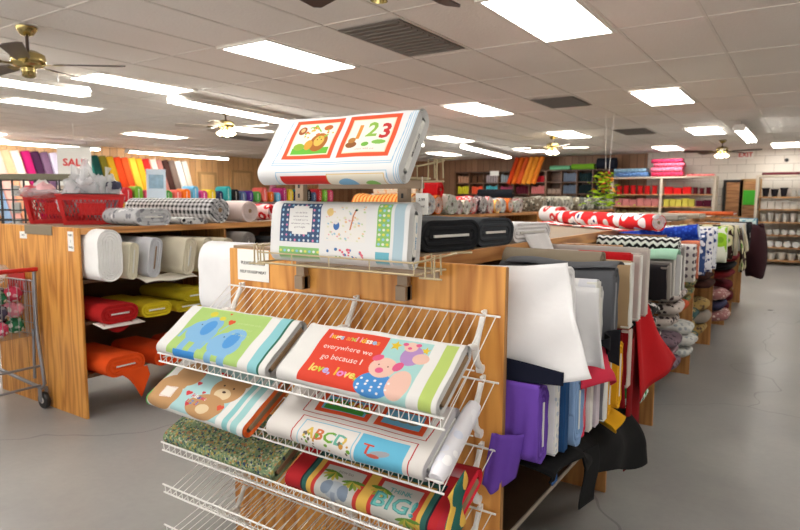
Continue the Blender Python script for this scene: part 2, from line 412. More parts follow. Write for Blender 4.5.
def fan(x, y, ang, label, zdrop=.13, lights=True, bladeL=.5, tint=None):
    t = thing('ceiling_fan', label, 'ceiling fan', (x, y, CEIL-.0062), (0, 0, ang), 'brass ceiling fans')
    MB().lathe([(.0, 0), (.075, 0), (.07, -.02), (.045, -.055), (.015, -.065)], 24).build('canopy', M_brass, t, smooth=True)
    MB().tube([(0, 0, -.05), (0, 0, -zdrop-.01)], .012, 10).build('down_rod', M_dark, t, smooth=True)
    z = -zdrop
    MB().lathe([(.02, z), (.07, z-.005), (.115, z-.03), (.12, z-.06), (.12, z-.09), (.1, z-.115), (.05, z-.13), (.05, z-.16), (.0, z-.165)], 28).build('motor_housing', M_brass, t, smooth=True)
    for i in range(5):
        a = 2*math.pi*i/5; Mx = Matrix.Rotation(a, 4, 'Z') @ Matrix.Translation((0, 0, z-.1)) @ Matrix.Rotation(math.radians(14), 4, 'X')
        poly = [(.2, -.045), (.3, -.055), (.2+bladeL-.04, -.07), (.2+bladeL, -.045), (.2+bladeL, .045), (.2+bladeL-.04, .07), (.3, .055), (.2, .045)]
        b = MB().prism(poly, -.004, .004, Mx).build('fan_blade', tint or M_dark, t, bevel=.002)
        MB().prism([(.09, -.018), (.17, -.014), (.2, -.035), (.26, -.03), (.26, .03), (.2, .035), (.17, .014), (.09, .018)], -.008, -.004, Mx).build('blade_iron', M_brass, b)
    if lights == 3: MB().lathe([(.045, z-.16), (.05, z-.185), (.03, z-.2), (.0, z-.205)], 16).build('switch_cup', M_brass, t, smooth=True)
    elif lights:
        for i in range(4):
            a = 2*math.pi*i/4+.4; d = Vector((math.cos(a), math.sin(a), 0))
            Mx = Matrix.Translation(d*.075+Vector((0, 0, z-.165))) @ Matrix.Rotation(a, 4, 'Z') @ Matrix.Rotation(math.radians(-35), 4, 'Y')
            l = MB().lathe([(.014, .02), (.02, 0), (.03, -.03), (.042, -.06), (.04, -.06), (.02, -.02)], 14, Mx, cap=False).build('lamp_shade', M_brass if lights == 1 else M_bulb, t, smooth=True)
            MB().lathe([(.008, -.02), (.02, -.035), (.022, -.05), (.012, -.065)], 10, Mx).build('bulb', M_bulb if lights == 2 else M_fix, l, smooth=True)
    return t
fan(-5.0, 2.42, math.radians(38), 'brass ceiling fan with grey-brown blades at the upper left', tint=plain('grey_brown_blade', (86, 74, 68), .35), lights=3, zdrop=.17)
fan(-1.68, 2.36, math.radians(18), 'near ceiling fan whose dark blade tips dip in at the top edge', bladeL=.47)
fan(-7.2, 6.2, math.radians(15), 'small distant brass fan left of the top fabric bolt', tint=plain('pale_blade', (196, 184, 170), .4), lights=2)
fan(-4.35, 12.0, math.radians(25), 'small brass ceiling fan above the orange leaning bolts', tint=plain('pale_blade', (196, 184, 170), .4), lights=2)
fan(-1.62, 14.6, math.radians(-12), 'dark-bladed ceiling fan with lit bulbs before the exit sign', lights=2, bladeL=.55)

# ================================================================ FABRIC BOLT BUILDERS
def stad(W, T, n=10):
    """closed section (a = width axis, b = thickness axis), centred"""
    r = T/2; h = max(W/2-r, 0); P = []
    for i in range(n+1):
        a = -math.pi/2+math.pi*i/n; P.append((h+r*math.cos(a), r*math.sin(a)))
    if h > .01:
        for i in range(1, 5): P.append((h-2*h*i/5, r))
    for i in range(n+1):
        a = math.pi/2+math.pi*i/n; P.append((-h+r*math.cos(a), r*math.sin(a)))
    if h > .01:
        for i in range(1, 5): P.append((-h+2*h*i/5, -r))
    return P
def wrap_mesh(L, W, T, stand, layers=4, sag=.02, seed=0, both=False, tail=True):
    m = MB(); rg = random.Random(seed); n = len(stad(W, T)); vs = []; fs = []
    def P3(x, a, b):
        return (x, b, a+W/2) if stand else (x, a, b+T/2)
    def ring(x, inset, j=0):
        W2, T2 = W-2*inset, max(T-2*inset, .004)
        for q, (a, b) in enumerate(stad(W2, T2)):
            if not stand: b = max(b, -T/2)
            nn = noise.noise(Vector((x*6+seed*3.1, a*9, b*9+seed)))
            f = 1+sag*nn*2*min(1, T2/T)
            vs.append(P3(x+(j*.0015*math.sin(q*1.7+seed)), a*(1+(f-1)*.3), b*f))
    NS = 9
    st = []
    # far end cap, body, near end with wound layers
    lay = [(T*.5-.008)*i/layers for i in range(layers+1)] if T > .03 else [0, T*.25]
    for i, ins in reversed(list(enumerate(lay))): ring(-L+(.004 if i % 2 else 0), ins)
    for i in range(1, NS): ring(-L+L*i/NS, 0)
    for i, ins in enumerate(lay):
        ring(-.0 if i % 2 == 0 else -.0055, ins, 1)
        if i < len(lay)-1: ring(-.0 if i % 2 == 0 else -.0055, ins+(lay[1]-lay[0])*.7, 1)
    nr = len(vs)//n
    for i in range(nr-1):
        for j in range(n): fs.append((i*n+j, i*n+(j+1) % n, (i+1)*n+(j+1) % n, (i+1)*n+j))
    fs += [tuple(range(n)), tuple((nr-1)*n+j for j in range(n))[::-1]]
    fs = [f[::-1] for f in fs]
    return m.add(vs, fs)
NSEED = [0]
def bolt(label, L, W, T, mat, loc, rz=0, stand=True, lean=0, tilt=0, end='board', group=None, endmat=None, flap=None, name='fabric_bolt', cat='fabric bolt', layers=4):
    """flat-board bolt of cloth; local x = 0 is the end that faces the aisle, base on z = 0.
       lean turns it about its own length, tilt raises the far end."""
    NSEED[0] += 1; sd = NSEED[0]
    t = thing(name, label, cat, loc, (lean, tilt, rz), group)
    wrap_mesh(L, W, T, stand, layers, seed=sd).build('fabric_wrap', mat, t, smooth=True)
    em = endmat or M_label
    if end == 'board':       # the inner board shows as a strip in the middle of the wound layers
        a = (W-T)*.42+.004; c = .005; x0 = -.05; x1 = .003
        b = MB().box(x0, x1, -c, c, W/2-a, W/2+a) if stand else MB().box(x0, x1, -a, a, T/2-c, T/2+c)
        b.build('bolt_board', em, t, bevel=.001)
    elif end == 'panel':     # a board as thick as the bolt, closing its end
        b = MB().box(-.03, .006, -T*.46, T*.46, .008, W-.008) if stand else MB().box(-.03, .006, -W/2+.008, W/2-.008, .006, T-.006)
        b.build('end_board', em, t, bevel=.003)
    elif end == 'tube':
        MB().tube([(-.06, 0, W/2), (.004, 0, W/2)], min(W, T)*.2, 14).build('cardboard_tube', M_card, t, smooth=True)
    if flap: flap(t, mat)
    return t
def sheet(P, nu, nv, mat, parent=None, name='loose_cloth', th=.003, loc=None):
    m = MB().grid(lambda u, v: P(u, v), nu, nv)
    return m.build(name, mat, parent, smooth=True, solid=th, loc=loc)
def roll_(label, L, r, mat, loc, rz=0, sag=.04, group=None, core=None, name='fabric_roll', inner=None, flat=1.0, tilt=0):
    """round roll lying down; wound end faces local +x"""
    NSEED[0] += 1; sd = NSEED[0]
    t = thing(name, label, 'fabric roll', loc, (0, tilt, rz), group)
    wrap_mesh(L, 2*r, 2*r*flat*.98, False, 5, sag=sag, seed=sd).build('fabric_wrap', mat, t, smooth=True)
    # spiral of the wound layers on the end
    pts = []
    for i in range(90):
        a = i*.35; q = r*.86*(1-i/110); pts.append((.002, math.cos(a)*q, r*flat+math.sin(a)*q*flat))
    MB().tube(pts, .0035 if r > .06 else .0025, 5).build('wound_edge', inner or mat, t, smooth=True)
    MB().tube([(-.05, 0, r*flat), (.004, 0, r*flat)], r*.22, 12).build('cardboard_tube', core or M_card, t, smooth=True)
    return t

# ---------------------------------------------------------------- printed panels: patterns held in the cloth mesh's colours
class Canvas:
    def __init__(s, w, h, bg): s.w, s.h = w, h; s.a = np.zeros((h, w, 3)); s.a[:] = lin(bg); s.X, s.Y = np.meshgrid(np.arange(w)+.5, np.arange(h)+.5)
    def put(s, m, c): s.a[m] = lin(c)
    def rect(s, x0, y0, x1, y1, c): s.put((s.X > x0) & (s.X < x1) & (s.Y > y0) & (s.Y < y1), c)
    def frame(s, x0, y0, x1, y1, w, c):
        s.put((s.X > x0) & (s.X < x1) & (s.Y > y0) & (s.Y < y1) & ~((s.X > x0+w) & (s.X < x1-w) & (s.Y > y0+w) & (s.Y < y1-w)), c)
    def ell(s, cx, cy, rx, ry, c, a=0):
        a = math.radians(a); dx, dy = s.X-cx, s.Y-cy
        u = dx*math.cos(a)+dy*math.sin(a); v = -dx*math.sin(a)+dy*math.cos(a); s.put((u/rx)**2+(v/ry)**2 < 1, c)
    def poly(s, P, c):
        m = np.zeros_like(s.X, bool); n = len(P)
        for i in range(n):
            x1, y1 = P[i]; x2, y2 = P[(i+1) % n]
            if y1 == y2: continue
            cnd = ((y1 > s.Y) != (y2 > s.Y)) & (s.X < (x2-x1)*(s.Y-y1)/(y2-y1)+x1); m ^= cnd
        s.put(m, c)
    def line(s, P, w, c):
        for (x1, y1), (x2, y2) in zip(P, P[1:]):
            dx, dy = x2-x1, y2-y1; L2 = dx*dx+dy*dy or 1e-9
            t = np.clip(((s.X-x1)*dx+(s.Y-y1)*dy)/L2, 0, 1); s.put((s.X-x1-t*dx)**2+(s.Y-y1-t*dy)**2 < (w/2)**2, c)
    def star(s, cx, cy, r, c, rot=0):
        s.poly([(cx+math.sin(rot+i*math.pi/5)*(r if i % 2 == 0 else r*.45), cy-math.cos(rot+i*math.pi/5)*(r if i % 2 == 0 else r*.45)) for i in range(10)], c)
    def heart(s, cx, cy, r, c): s.ell(cx-r*.4, cy-r*.2, r*.5, r*.5, c); s.ell(cx+r*.4, cy-r*.2, r*.5, r*.5, c); s.poly([(cx-r*.85, cy), (cx+r*.85, cy), (cx, cy+r)], c)
    def text(s, body, x, y, size, cols, align='CENTER', bold=True):
        """cols: one colour, or several taken in turn letter by letter"""
        cols = cols if isinstance(cols, list) else [cols]
        me = text_mesh(body, size, align, extrude=0, bold=bold); vs = [(v.co.x+x, y-v.co.y) for v in me.vertices]
        me.calc_loop_triangles()
        for t in me.loop_triangles:
            P = [vs[i] for i in t.vertices]; xs = [p[0] for p in P]; ys = [p[1] for p in P]
            i0, i1, j0, j1 = max(int(min(xs)), 0), min(int(max(xs))+2, s.w), max(int(min(ys)), 0), min(int(max(ys))+2, s.h)
            if i1 <= i0 or j1 <= j0: continue
            X, Y = s.X[j0:j1, i0:i1], s.Y[j0:j1, i0:i1]; m = np.ones_like(X, bool); sg = None
            ar = (P[1][0]-P[0][0])*(P[2][1]-P[0][1])-(P[2][0]-P[0][0])*(P[1][1]-P[0][1])
            if abs(ar) < 1e-9: continue
            for q in range(3):
                a, b = P[q], P[(q+1) % 3]; e = (b[0]-a[0])*(Y-a[1])-(b[1]-a[1])*(X-a[0]); m &= (e*ar >= -1e-6)
            ci = int((sum(xs)/3)/(size*.62)) % len(cols)
            s.a[j0:j1, i0:i1][m] = lin(cols[ci])
        bpy.data.meshes.remove(me)
    def scatter(s, n, x0, y0, x1, y1, r, cols, seed=1):
        g = random.Random(seed)
        for _ in range(n):
            q = r*g.uniform(.6, 1.3); s.ell(g.uniform(x0, x1), g.uniform(y0, y1), q, q*g.uniform(.6, 1), g.choice(cols), g.uniform(0, 90))
kp = NT('printed_cotton'); at = kp.n('ShaderNodeVertexColor'); at.layer_name = 'print'
kp.l(at.outputs[0], kp.b.inputs['Base Color']); kp.b.inputs['Roughness'].default_value = .75; kp.b.inputs['Specular IOR Level'].default_value = .3
nz = kp.n('ShaderNodeTexNoise'); nz.inputs['Scale'].default_value = 12; kp.l(kp.coord(), nz.inputs[0]); kp.bump(nz.outputs[0], .2, .01)
M_print = kp.m
def print_bolt(label, cv, L, W, T, loc, rot, stand=False, front=.04, back=.02, edge=(244, 244, 242), core=M_card, endL=None, wrinkle=.0025, tag_=True):
    """flat bolt of printed cloth. local x along the length (centred), y across (front edge at -W/2), z up.
       canvas rows run from the back edge (row 0) over the top face and down round the front edge."""
    t = thing('printed_fabric_bolt', label, 'fabric bolt', loc, rot)
    r = T/2; h = W/2-r
    # section length parameter: top face from back (+h) to front (-h), then round the front nose, underside, back nose
    segs = [2*h, math.pi*r, 2*h, math.pi*r]; per = sum(segs)
    def sec(s):
        s = s % per
        if s < segs[0]: return (h-s, T, 0, 1)
        s -= segs[0]
        if s < segs[1]:
            a = math.pi/2+s/r; return (-h+r*math.cos(a), r+r*math.sin(a), math.cos(a), math.sin(a))
        s -= segs[1]
        if s < segs[2]: return (-h+s, 0, 0, -1)
        s -= segs[2]; a = -math.pi/2+s/r; return (h+r*math.cos(a), r+r*math.sin(a), math.cos(a), math.sin(a))
    s0, s1 = -back, 2*h+front
    ss = [s0+(s1-s0)*(j+.5)/cv.h for j in range(cv.h)]; extra = [s1+(per-(s1-s0))*(i+1)/22 for i in range(20)]
    allS = ss+extra; nr = len(allS); nc = cv.w
    V = np.zeros((nr, nc, 3)); C = np.ones((nr, nc, 4))
    xs = np.linspace(-L/2, L/2, nc)
    sd = hash(label) % 97 if False else len(label)
    for j, s in enumerate(allS):
        y, z, ny, nzv = sec(s)
        wob = wrinkle*(np.sin(xs*17+sd)*.5+np.sin(xs*41+s*23+sd)*.3+np.sin(xs*9-s*50)*.5)*(1 if nzv > -.5 else 0)
        V[j, :, 0] = xs; V[j, :, 1] = y+ny*wob; V[j, :, 2] = z+nzv*wob
        C[j, :, :3] = (cv.a[j] if j < cv.h else np.array(lin(edge)))*.66
    me = bpy.data.meshes.new('printed_cloth'); nv = nr*nc
    J, I = np.meshgrid(np.arange(nr), np.arange(nc-1), indexing='ij'); J2 = (J+1) % nr
    F = np.stack([J*nc+I, J2*nc+I, J2*nc+I+1, J*nc+I+1], -1).reshape(-1, 4)
    me.vertices.add(nv); me.vertices.foreach_set('co', V.ravel())
    me.loops.add(F.size); me.loops.foreach_set('vertex_index', F.ravel().astype(np.int32))
    me.polygons.add(len(F)); me.polygons.foreach_set('loop_start', np.arange(len(F), dtype=np.int32)*4)
    me.update(calc_edges=True)
    ca = me.color_attributes.new('print', 'FLOAT_COLOR', 'POINT'); ca.data.foreach_set('color', C.reshape(-1, 4).ravel())
    me.polygons.foreach_set('use_smooth', [True]*len(F)); me.materials.append(M_print); me.validate(); me.update()
    o = bpy.data.objects.new('printed_cloth', me); COL.objects.link(o); o.parent = t
    # wound layers at both ends
    for sx in (-1, 1):
        m = MB(); rings = []
        for i in range(9):
            ins = (r-.009)*i/8; x = sx*(L/2-(.0 if i % 2 == 0 else .004))
            rings.append([(x, a, b+r) for a, b in stad(W-2*ins, T-2*ins)])
        n = len(rings[0]); vs = [p for q in rings for p in q]
        m.add(vs, [(i*n+j, i*n+(j+1) % n, (i+1)*n+(j+1) % n, (i+1)*n+j) for i in range(8) for j in range(n)])
        m.build('wound_edge', endL or fabric(tuple(int(v*.84) for v in edge)), t)
    a = W/2-T*.55
    MB().box(-L/2-.004, L/2+.004, -a, a, r-.008, r+.008).build('bolt_board', core, t, bevel=.001)
    return t

# ================================================================ FRONT DISPLAY UNIT (unit A)
AX0, AX1, AY0 = -1.97, -.75, 1.70
def unit_a(y0, y1, divs, label, first):
    t = thing('plywood_display_unit', label, 'display unit', (AX0, y0, 0)); o = Vector((AX0, y0, 0))
    def b(name, mat, x0, x1, a, c, z0, z1, bev=.002, par=t):
        return MB().box(x0-AX0, x1-AX0, a-y0, c-y0, z0, z1).build(name, mat, par, bevel=bev)
    if first:
        b('end_panel', M_ply, AX0, AX1, y0, y0+.02, 0, 1.28)
        # back faces of the panel edge show a paler laminated strip
        b('panel_edge_strip', M_edge, AX1, AX1+.003, y0+.002, y0+.018, 0, 1.278, 0)
    for d in divs:
        p = b('divider', M_plyd, AX0+.03, AX1-.03, d-.01, d+.01, 0, 1.235)
        b('divider_rail', M_plyd, -1.05, AX1, d-.015, d+.015, 1.2, 1.265, .003, p)
    b('table_top', M_hard, AX0, -1.07, y0+(.021 if first else 0), y1, 1.27, 1.29)
    b('top_edge_rail', M_plyy, -1.07, -1.055, y0+(.021 if first else 0), y1, 1.235, 1.292)
    b('bottom_shelf', M_mel, AX0+.02, -.885, y0+.021, y1, .2, .218)
    b('shelf_edge', M_cream, -.885, -.878, y0+.021, y1, .198, .22)
    b('middle_shelf', M_mel, AX0+.02, -.93, y0+.021, y1, .643, .661)
    b('upper_shelf', M_mel, AX0+.02, -.93, y0+.021, y1, .935, .953)
    b('centre_board', M_mel, -1.37, -1.35, y0+.021, y1, .22, 1.26)
    return t
unit_a(1.70, 6.0, [3.08, 4.2, 5.67], 'golden plywood display unit in front carrying the white wire shelves', True)
unit_a(6.05, 10.4, [6.98, 8.22, 8.98, 10.2], 'second plywood display unit further along the same aisle', False)

# --- wire shelves on the end panel
BZ = [1.13, .925, .71, .505, .30]; FZ = [.915, .74, .575, .41, .25]; YK, YFr = 1.685, 1.35
def wire_shelf(i, label):
    bz, fz = BZ[i], FZ[i]; x0, x1 = -1.965, -.757
    t = thing('wire_shelf', label, 'shelf', (x0, YK, bz), group='white wire shelves on the plywood panel')
    L = x1-x0
    def q(x, y, z): return (x, y-YK, z-bz)
    m = MB(); n = 37
    for k_ in range(n):
        x = .012+k_*(L-.024)/(n-1)
        m.tube([q(x, YK-.001, bz+.003), q(x, YFr+.016, fz-.030), q(x, YFr+.004, fz-.034), q(x, YFr, fz)], .0017, 5)
    m.build('shelf_wires', M_white, t, smooth=True)
    MB().tube([q(-.0, YK, bz), q(L, YK, bz)], .0036, 8).build('back_rail', M_white, t, smooth=True)
    f = MB().tube([q(0, YFr, fz), q(L, YFr, fz)], .0034, 8).build('front_rail', M_white, t, smooth=True)
    MB().tube([q(0, YFr+.004, fz-.032), q(L, YFr+.004, fz-.032)], .0034, 8).build('lower_front_rail', M_white, t, smooth=True)
    m = MB()
    for fr in (.5,):
        y = YK+(YFr-YK)*fr; z = bz+(fz-.032-bz)*fr-.003; m.tube([q(0, y, z), q(L, y, z)], .0025, 6)
    m.build('cross_rail', M_white, t, smooth=True)
    for k_, x in enumerate((.08, .66, L-.055)):
        # moulded Y-shaped bracket: arm runs under the deck, curved strut returns to the wall
        s = (bz-fz+.03)/(YK-YFr)
        p = lambda d, dz: q(x, YK-d, bz-s*d+dz)
        w_ = lambda d, dz: q(x, YK-d, bz+dz)
        br = MB().tube([w_(.006, -.006), w_(.022, -.035), w_(.045, -.075), w_(.052, -.1), w_(.042, -.135), w_(.016, -.162)], [.010, .009, .011, .012, .011, .011], 8)
        br.tube([w_(.05, -.09), w_(.085, -.083), w_(.118, -.088), w_(.145, s*-.145-.006)], [.011, .010, .010, .012], 8)
        br.tube([q(x-.009, YK-.016, bz-.164), q(x+.009, YK-.016, bz-.164)], .0145, 12)
        br.build('shelf_bracket', M_white, t, smooth=True)
        MB().box(x-.006, x+.006, .002, .0145, -.004, .016).tube([(x, -.012, .012), (x, .006, .012)], .005, 8).build('wall_clip', M_white, t, bevel=.002)
    return t
for i, lb in enumerate(['topmost white wire shelf, holding the elephant and pig prints', 'second white wire shelf from the top, holding the bear and alphabet prints',
                        'third white wire shelf, holding the green floral and red BIG! bolts', 'empty fourth white wire shelf under the green floral bolt', 'lowest empty white wire shelf at the bottom edge']):
    wire_shelf(i, lb)

# --- the six prints on the wire shelves
def on_shelf(i, xc, W, T, ys=.02, lift=0, rz=0):
    bz, fz = BZ[i], FZ[i]; a = math.atan2(bz-fz+.03, YK-YFr); s = W/2+ys
    return (xc, YFr+math.cos(a)*s-math.sin(a)*.007, fz-.03+math.sin(a)*s+math.cos(a)*.004+lift), (a, 0, rz)
WHT = (246, 246, 244)
# elephants
c = Canvas(340, 170, WHT); G = (184, 220, 128); LB = (140, 196, 240); DB = (86, 164, 236)
c.rect(36, 8, 262, 162, G)
for ex, ey, fl in ((100, 86, 1), (190, 110, 1)):
    c.ell(ex, ey, 46, 36, LB); c.ell(ex+14, ey-26, 30, 26, LB); c.rect(ex-30, ey+10, ex-10, ey+70, LB); c.rect(ex+8, ey+10, ex+30, ey+70, LB)
    c.line([(ex-38, ey-10), (ex-54, ey+4), (ex-56, ey+24)], 9, LB); c.ell(ex+12, ey-14, 17, 25, DB, 15); c.ell(ex-14, ey-20, 2, 2, (60, 70, 90))
c.ell(92, 26, 12, 9, (232, 220, 70)); c.ell(128, 36, 9, 7, (232, 220, 70)); c.heart(160, 42, 11, (236, 88, 50)); c.heart(142, 18, 4, (236, 88, 50)); c.line([(160, 52), (150, 78)], 3, LB)
for yy, tx in ((40, 'you make me smile'), (58, 'tiny and tall'), (76, 'all of the time')): c.text(tx, 215, yy, 9, (206, 232, 160), bold=False)
c.rect(60, 150, 130, 170, (60, 150, 230)); c.rect(290, 0, 316, 170, (150, 216, 226)); c.rect(316, 0, 322, 170, (30, 110, 90))
p, r = on_shelf(0, -1.685, .235, .05)
print_bolt('white bolt printed with two blue elephants on green, top wire shelf', c, .56, .235, .05, p, r, core=M_card)
# pigs and verse
c = Canvas(420, 200, WHT); RD = (238, 74, 50)
c.rect(62, 18, 238, 190, RD); c.rect(238, 18, 350, 200, (178, 228, 226))
MC = [(252, 214, 60), (252, 250, 240), (150, 210, 250), (250, 150, 70), (190, 220, 90), (250, 170, 200)]
c.text('hugs and kisses', 150, 40, 23, MC); c.text('everywhere we', 150, 76, 22, (255, 240, 235), bold=False); c.text('go because I', 150, 108, 23, (255, 240, 235), bold=False)
c.text('love, love,', 150, 148, 33, [(200, 220, 60), (190, 190, 250), (250, 200, 60), (240, 150, 220), (255, 230, 120)])
PK = (250, 206, 190); HP = (240, 100, 150)
c.star(262, 38, 16, (240, 206, 50)); c.star(338, 40, 12, (240, 206, 50)); c.ell(312, 62, 26, 30, (190, 150, 210)); c.ell(300, 36, 17, 14, PK); c.ell(284, 30, 7, 5, HP); c.ell(316, 28, 7, 5, HP); c.ell(298, 40, 5, 4, HP)
c.ell(336, 66, 20, 16, PK); c.ell(262, 162, 46, 36, (76, 152, 226)); c.ell(318, 150, 28, 42, PK); c.ell(262, 110, 33, 30, PK); c.ell(238, 84, 14, 10, (240, 96, 140), -30); c.ell(296, 100, 11, 15, HP, 20); c.ell(258, 120, 10, 8, HP); c.ell(250, 104, 2, 2, (80, 40, 40)); c.ell(274, 106, 2, 2, (80, 40, 40))
for i in range(14): c.ell(228+(i % 5)*17, 150+(i//5)*14+(i % 2)*5, 3, 3, (244, 248, 252))
c.rect(378, 14, 408, 200, (196, 220, 120)); c.rect(408, 0, 420, 200, WHT)
p, r = on_shelf(0, -1.065, .235, .055)
print_bolt('white bolt with red HUGS AND KISSES verse and pink pigs, on the top wire shelf', c, .575, .235, .055, p, r, core=M_card)
# bears
c = Canvas(360, 200, WHT); TN = (204, 158, 108); BL = (184, 226, 230)
c.ell(40, 130, 46, 70, TN); c.ell(86, 50, 56, 56, TN); c.rect(100, 0, 268, 180, BL); c.ell(84, 44, 44, 50, TN); c.ell(52, 140, 56, 56, TN)
c.poly([(34, 110), (78, 104), (84, 146), (40, 152)], (250, 244, 236)); c.frame(36, 108, 80, 148, 2, (236, 200, 190))
c.ell(232, 66, 52, 48, TN); c.ell(196, 24, 15, 14, TN); c.ell(270, 30, 15, 14, TN); c.ell(226, 84, 26, 20, (240, 216, 176)); c.ell(226, 76, 6, 4, (80, 50, 40)); c.ell(212, 54, 3, 3, (60, 40, 30)); c.ell(246, 56, 3, 3, (60, 40, 30))
c.ell(206, 140, 60, 46, TN); c.ell(206, 150, 20, 17, (240, 216, 176)); c.heart(252, 128, 13, (230, 90, 60))
for hx, hy, hr in ((120, 26, 10), (132, 70, 9), (126, 112, 12), (152, 150, 9), (196, 20, 10), (168, 96, 7)): c.heart(hx, hy, hr, (222, 60, 70))
c.rect(166, 10, 188, 24, (214, 40, 50)); c.text('kisses', 168, 116, 22, [(60, 90, 190), (230, 80, 100), (250, 250, 250)]); c.text('1 2 3', 160, 140, 22, [(230, 70, 90), (90, 140, 220)])
c.rect(290, 0, 308, 200, (150, 214, 218)); c.rect(318, 0, 340, 200, (170, 222, 224))
p, r = on_shelf(1, -1.70, .27, .05, ys=-.05, lift=.03, rz=math.radians(-2))
print_bolt('white bolt with brown bears hanging out over the second wire shelf', c, .53, .27, .05, p, r, front=.05, back=-.045, core=M_card, endL=fabric((90, 170, 90), 'stripe', (236, 120, 60)))
# alphabet
c = Canvas(420, 200, (244, 240, 236)); OR = (238, 88, 44); BLU = (116, 190, 226)
for x0, x1 in ((96, 246), (262, 384)):
    c.rect(x0, 4, x1, 74, OR); c.rect(x0+14, 14, x1-14, 62, BLU)
for i in range(26): c.ell(122+i*4.4, 34+9*math.sin(i*1.3), 8, 7, [(60, 150, 50), (120, 176, 50), (214, 120, 40), (196, 60, 40), (240, 210, 80)][i % 5 if i > 12 else i % 3])
c.rect(116, 46, 226, 60, (70, 160, 60))
for i in range(3): c.ell(300+i*24, 42, 12, 6, (150, 140, 120)); c.ell(300+i*24, 36, 5, 4, (90, 110, 120))
c.line([(76, 6), (68, 84), (396, 84), (404, 6)], 3, (200, 40, 44)); c.line([(76, 196), (80, 98), (386, 98), (384, 196)], 3, (200, 40, 44))
c.frame(94, 108, 248, 196, 3, (150, 210, 236)); c.rect(254, 108, 372, 196, (110, 200, 236))
c.text('ABCD', 170, 148, 44, [(236, 200, 90), (220, 120, 70), (120, 180, 60), (110, 190, 170)]); c.scatter(20, 104, 150, 240, 186, 5, [(120, 170, 60), (210, 150, 60), (120, 110, 100)], 4)
c.text('T', 282, 150, 40, (222, 80, 60)); c.ell(314, 154, 24, 9, (170, 172, 180), -15); c.ell(300, 164, 16, 5, (200, 90, 70))
p, r = on_shelf(1, -1.10, .24, .06, ys=.005)
print_bolt('white bolt with orange framed animal pictures and alphabet strip, second wire shelf', c, .58, .24, .06, p, r, back=-.022, front=.06, core=M_label, edge=(236, 234, 240))
a1 = r[0]
# rolled white cloth tucked at that bolt's right end
t = thing('rolled_cloth', 'small white rolled cloth at the right end of the second wire shelf', 'rolled cloth', (-.781, 1.352, .744), (a1, 0, 0))
m = MB(); pts = [(0, i*.029, 0) for i in range(10)]; m.tube(pts, [.022, .026, .027, .026, .027, .027, .026, .026, .025, .02], 16); m.build('cloth_roll', fabric((236, 236, 244), 'floral', (214, 220, 236), (246, 246, 250)), t, smooth=True)
# green ditsy floral
c = Canvas(360, 170, (150, 176, 132)); g = [(196, 208, 150), (120, 160, 120), (214, 196, 110), (60, 84, 120), (90, 130, 110), (206, 150, 100), (226, 226, 190), (96, 120, 80)]
c.scatter(2600, 0, 0, 360, 170, 3.0, g, 3)
p, r = on_shelf(2, -1.675, .235, .05)
print_bolt('green and blue small-flowered bolt on the third wire shelf', c, .56, .235, .05, p, r, edge=(170, 190, 150), core=M_card, endL=fabric((160, 180, 140), 'floral', (70, 90, 120), (210, 190, 110), 2))
# BIG!
c = Canvas(420, 200, (196, 30, 40)); GN = (44, 104, 96); YL = (232, 188, 84); RR = (208, 60, 50); GY = (206, 206, 200)
c.line([(30, 0), (420, 0)], 10, (206, 150, 160)); c.rect(60, 8, 300, 12, (40, 40, 50))
c.frame(46, 36, 380, 230, 6, (24, 34, 44)); c.frame(51, 41, 375, 230, 13, GN); c.frame(64, 54, 362, 230, 16, YL)
c.rect(64, 54, 362, 200, YL)
for x0, x1 in ((78, 206), (232, 352)):
    c.rect(x0, 66, x1, 210, RR); c.rect(x0+11, 77, x1-11, 210, GY)
LF = [(96, 140, 50), (150, 170, 60), (200, 180, 70)]
for bx, by, s_ in ((116, 96, 1), (176, 108, -1), (250, 100, 1), (332, 160, -1)):
    for i in range(7): a = math.radians(20+i*26); c.ell(bx+s_*13*math.cos(a), by+15*math.sin(a), 17, 4.5, LF[i % 3], math.degrees(a)*s_)
c.ell(142, 150, 26, 26, (176, 186, 196)); c.ell(120, 146, 14, 20, (130, 146, 166), 15); c.ell(166, 150, 14, 22, (130, 146, 166), -15); c.rect(136, 156, 148, 196, (150, 162, 180)); c.text('HOW DO', 146, 92, 9, (150, 150, 146))
c.text('THINK', 292, 96, 18, (110, 176, 176)); c.text('BIG!', 292, 134, 60, (70, 150, 150)); c.text('BIG!', 292, 134, 56, (110, 196, 190), bold=False)
c.rect(400, 0, 420, 200, (190, 30, 50))
p, r = on_shelf(2, -1.04, .24, .06)
print_bolt('red, green and yellow bordered bolt reading BIG! on the third wire shelf', c, .58, .24, .06, p, r, back=-.03, front=.07, edge=(180, 26, 40), core=M_card, endL=fabric((214, 40, 60)))
# striped flap hanging from the right end of the red bolt
sheet(lambda u, v: (-.748+.003*math.sin(v*9)+u*.012, 1.36+u*.07+.012*math.sin(v*7), .70-v*.15+u*.05), 8, 14, fabric((44, 104, 96), 'stripe', (232, 188, 84), s=3), name='loose_fabric_end', th=.004)
tag(bpy.data.objects['loose_fabric_end'], 'green and yellow striped cloth end hanging beside the red BIG! bolt', 'loose cloth')

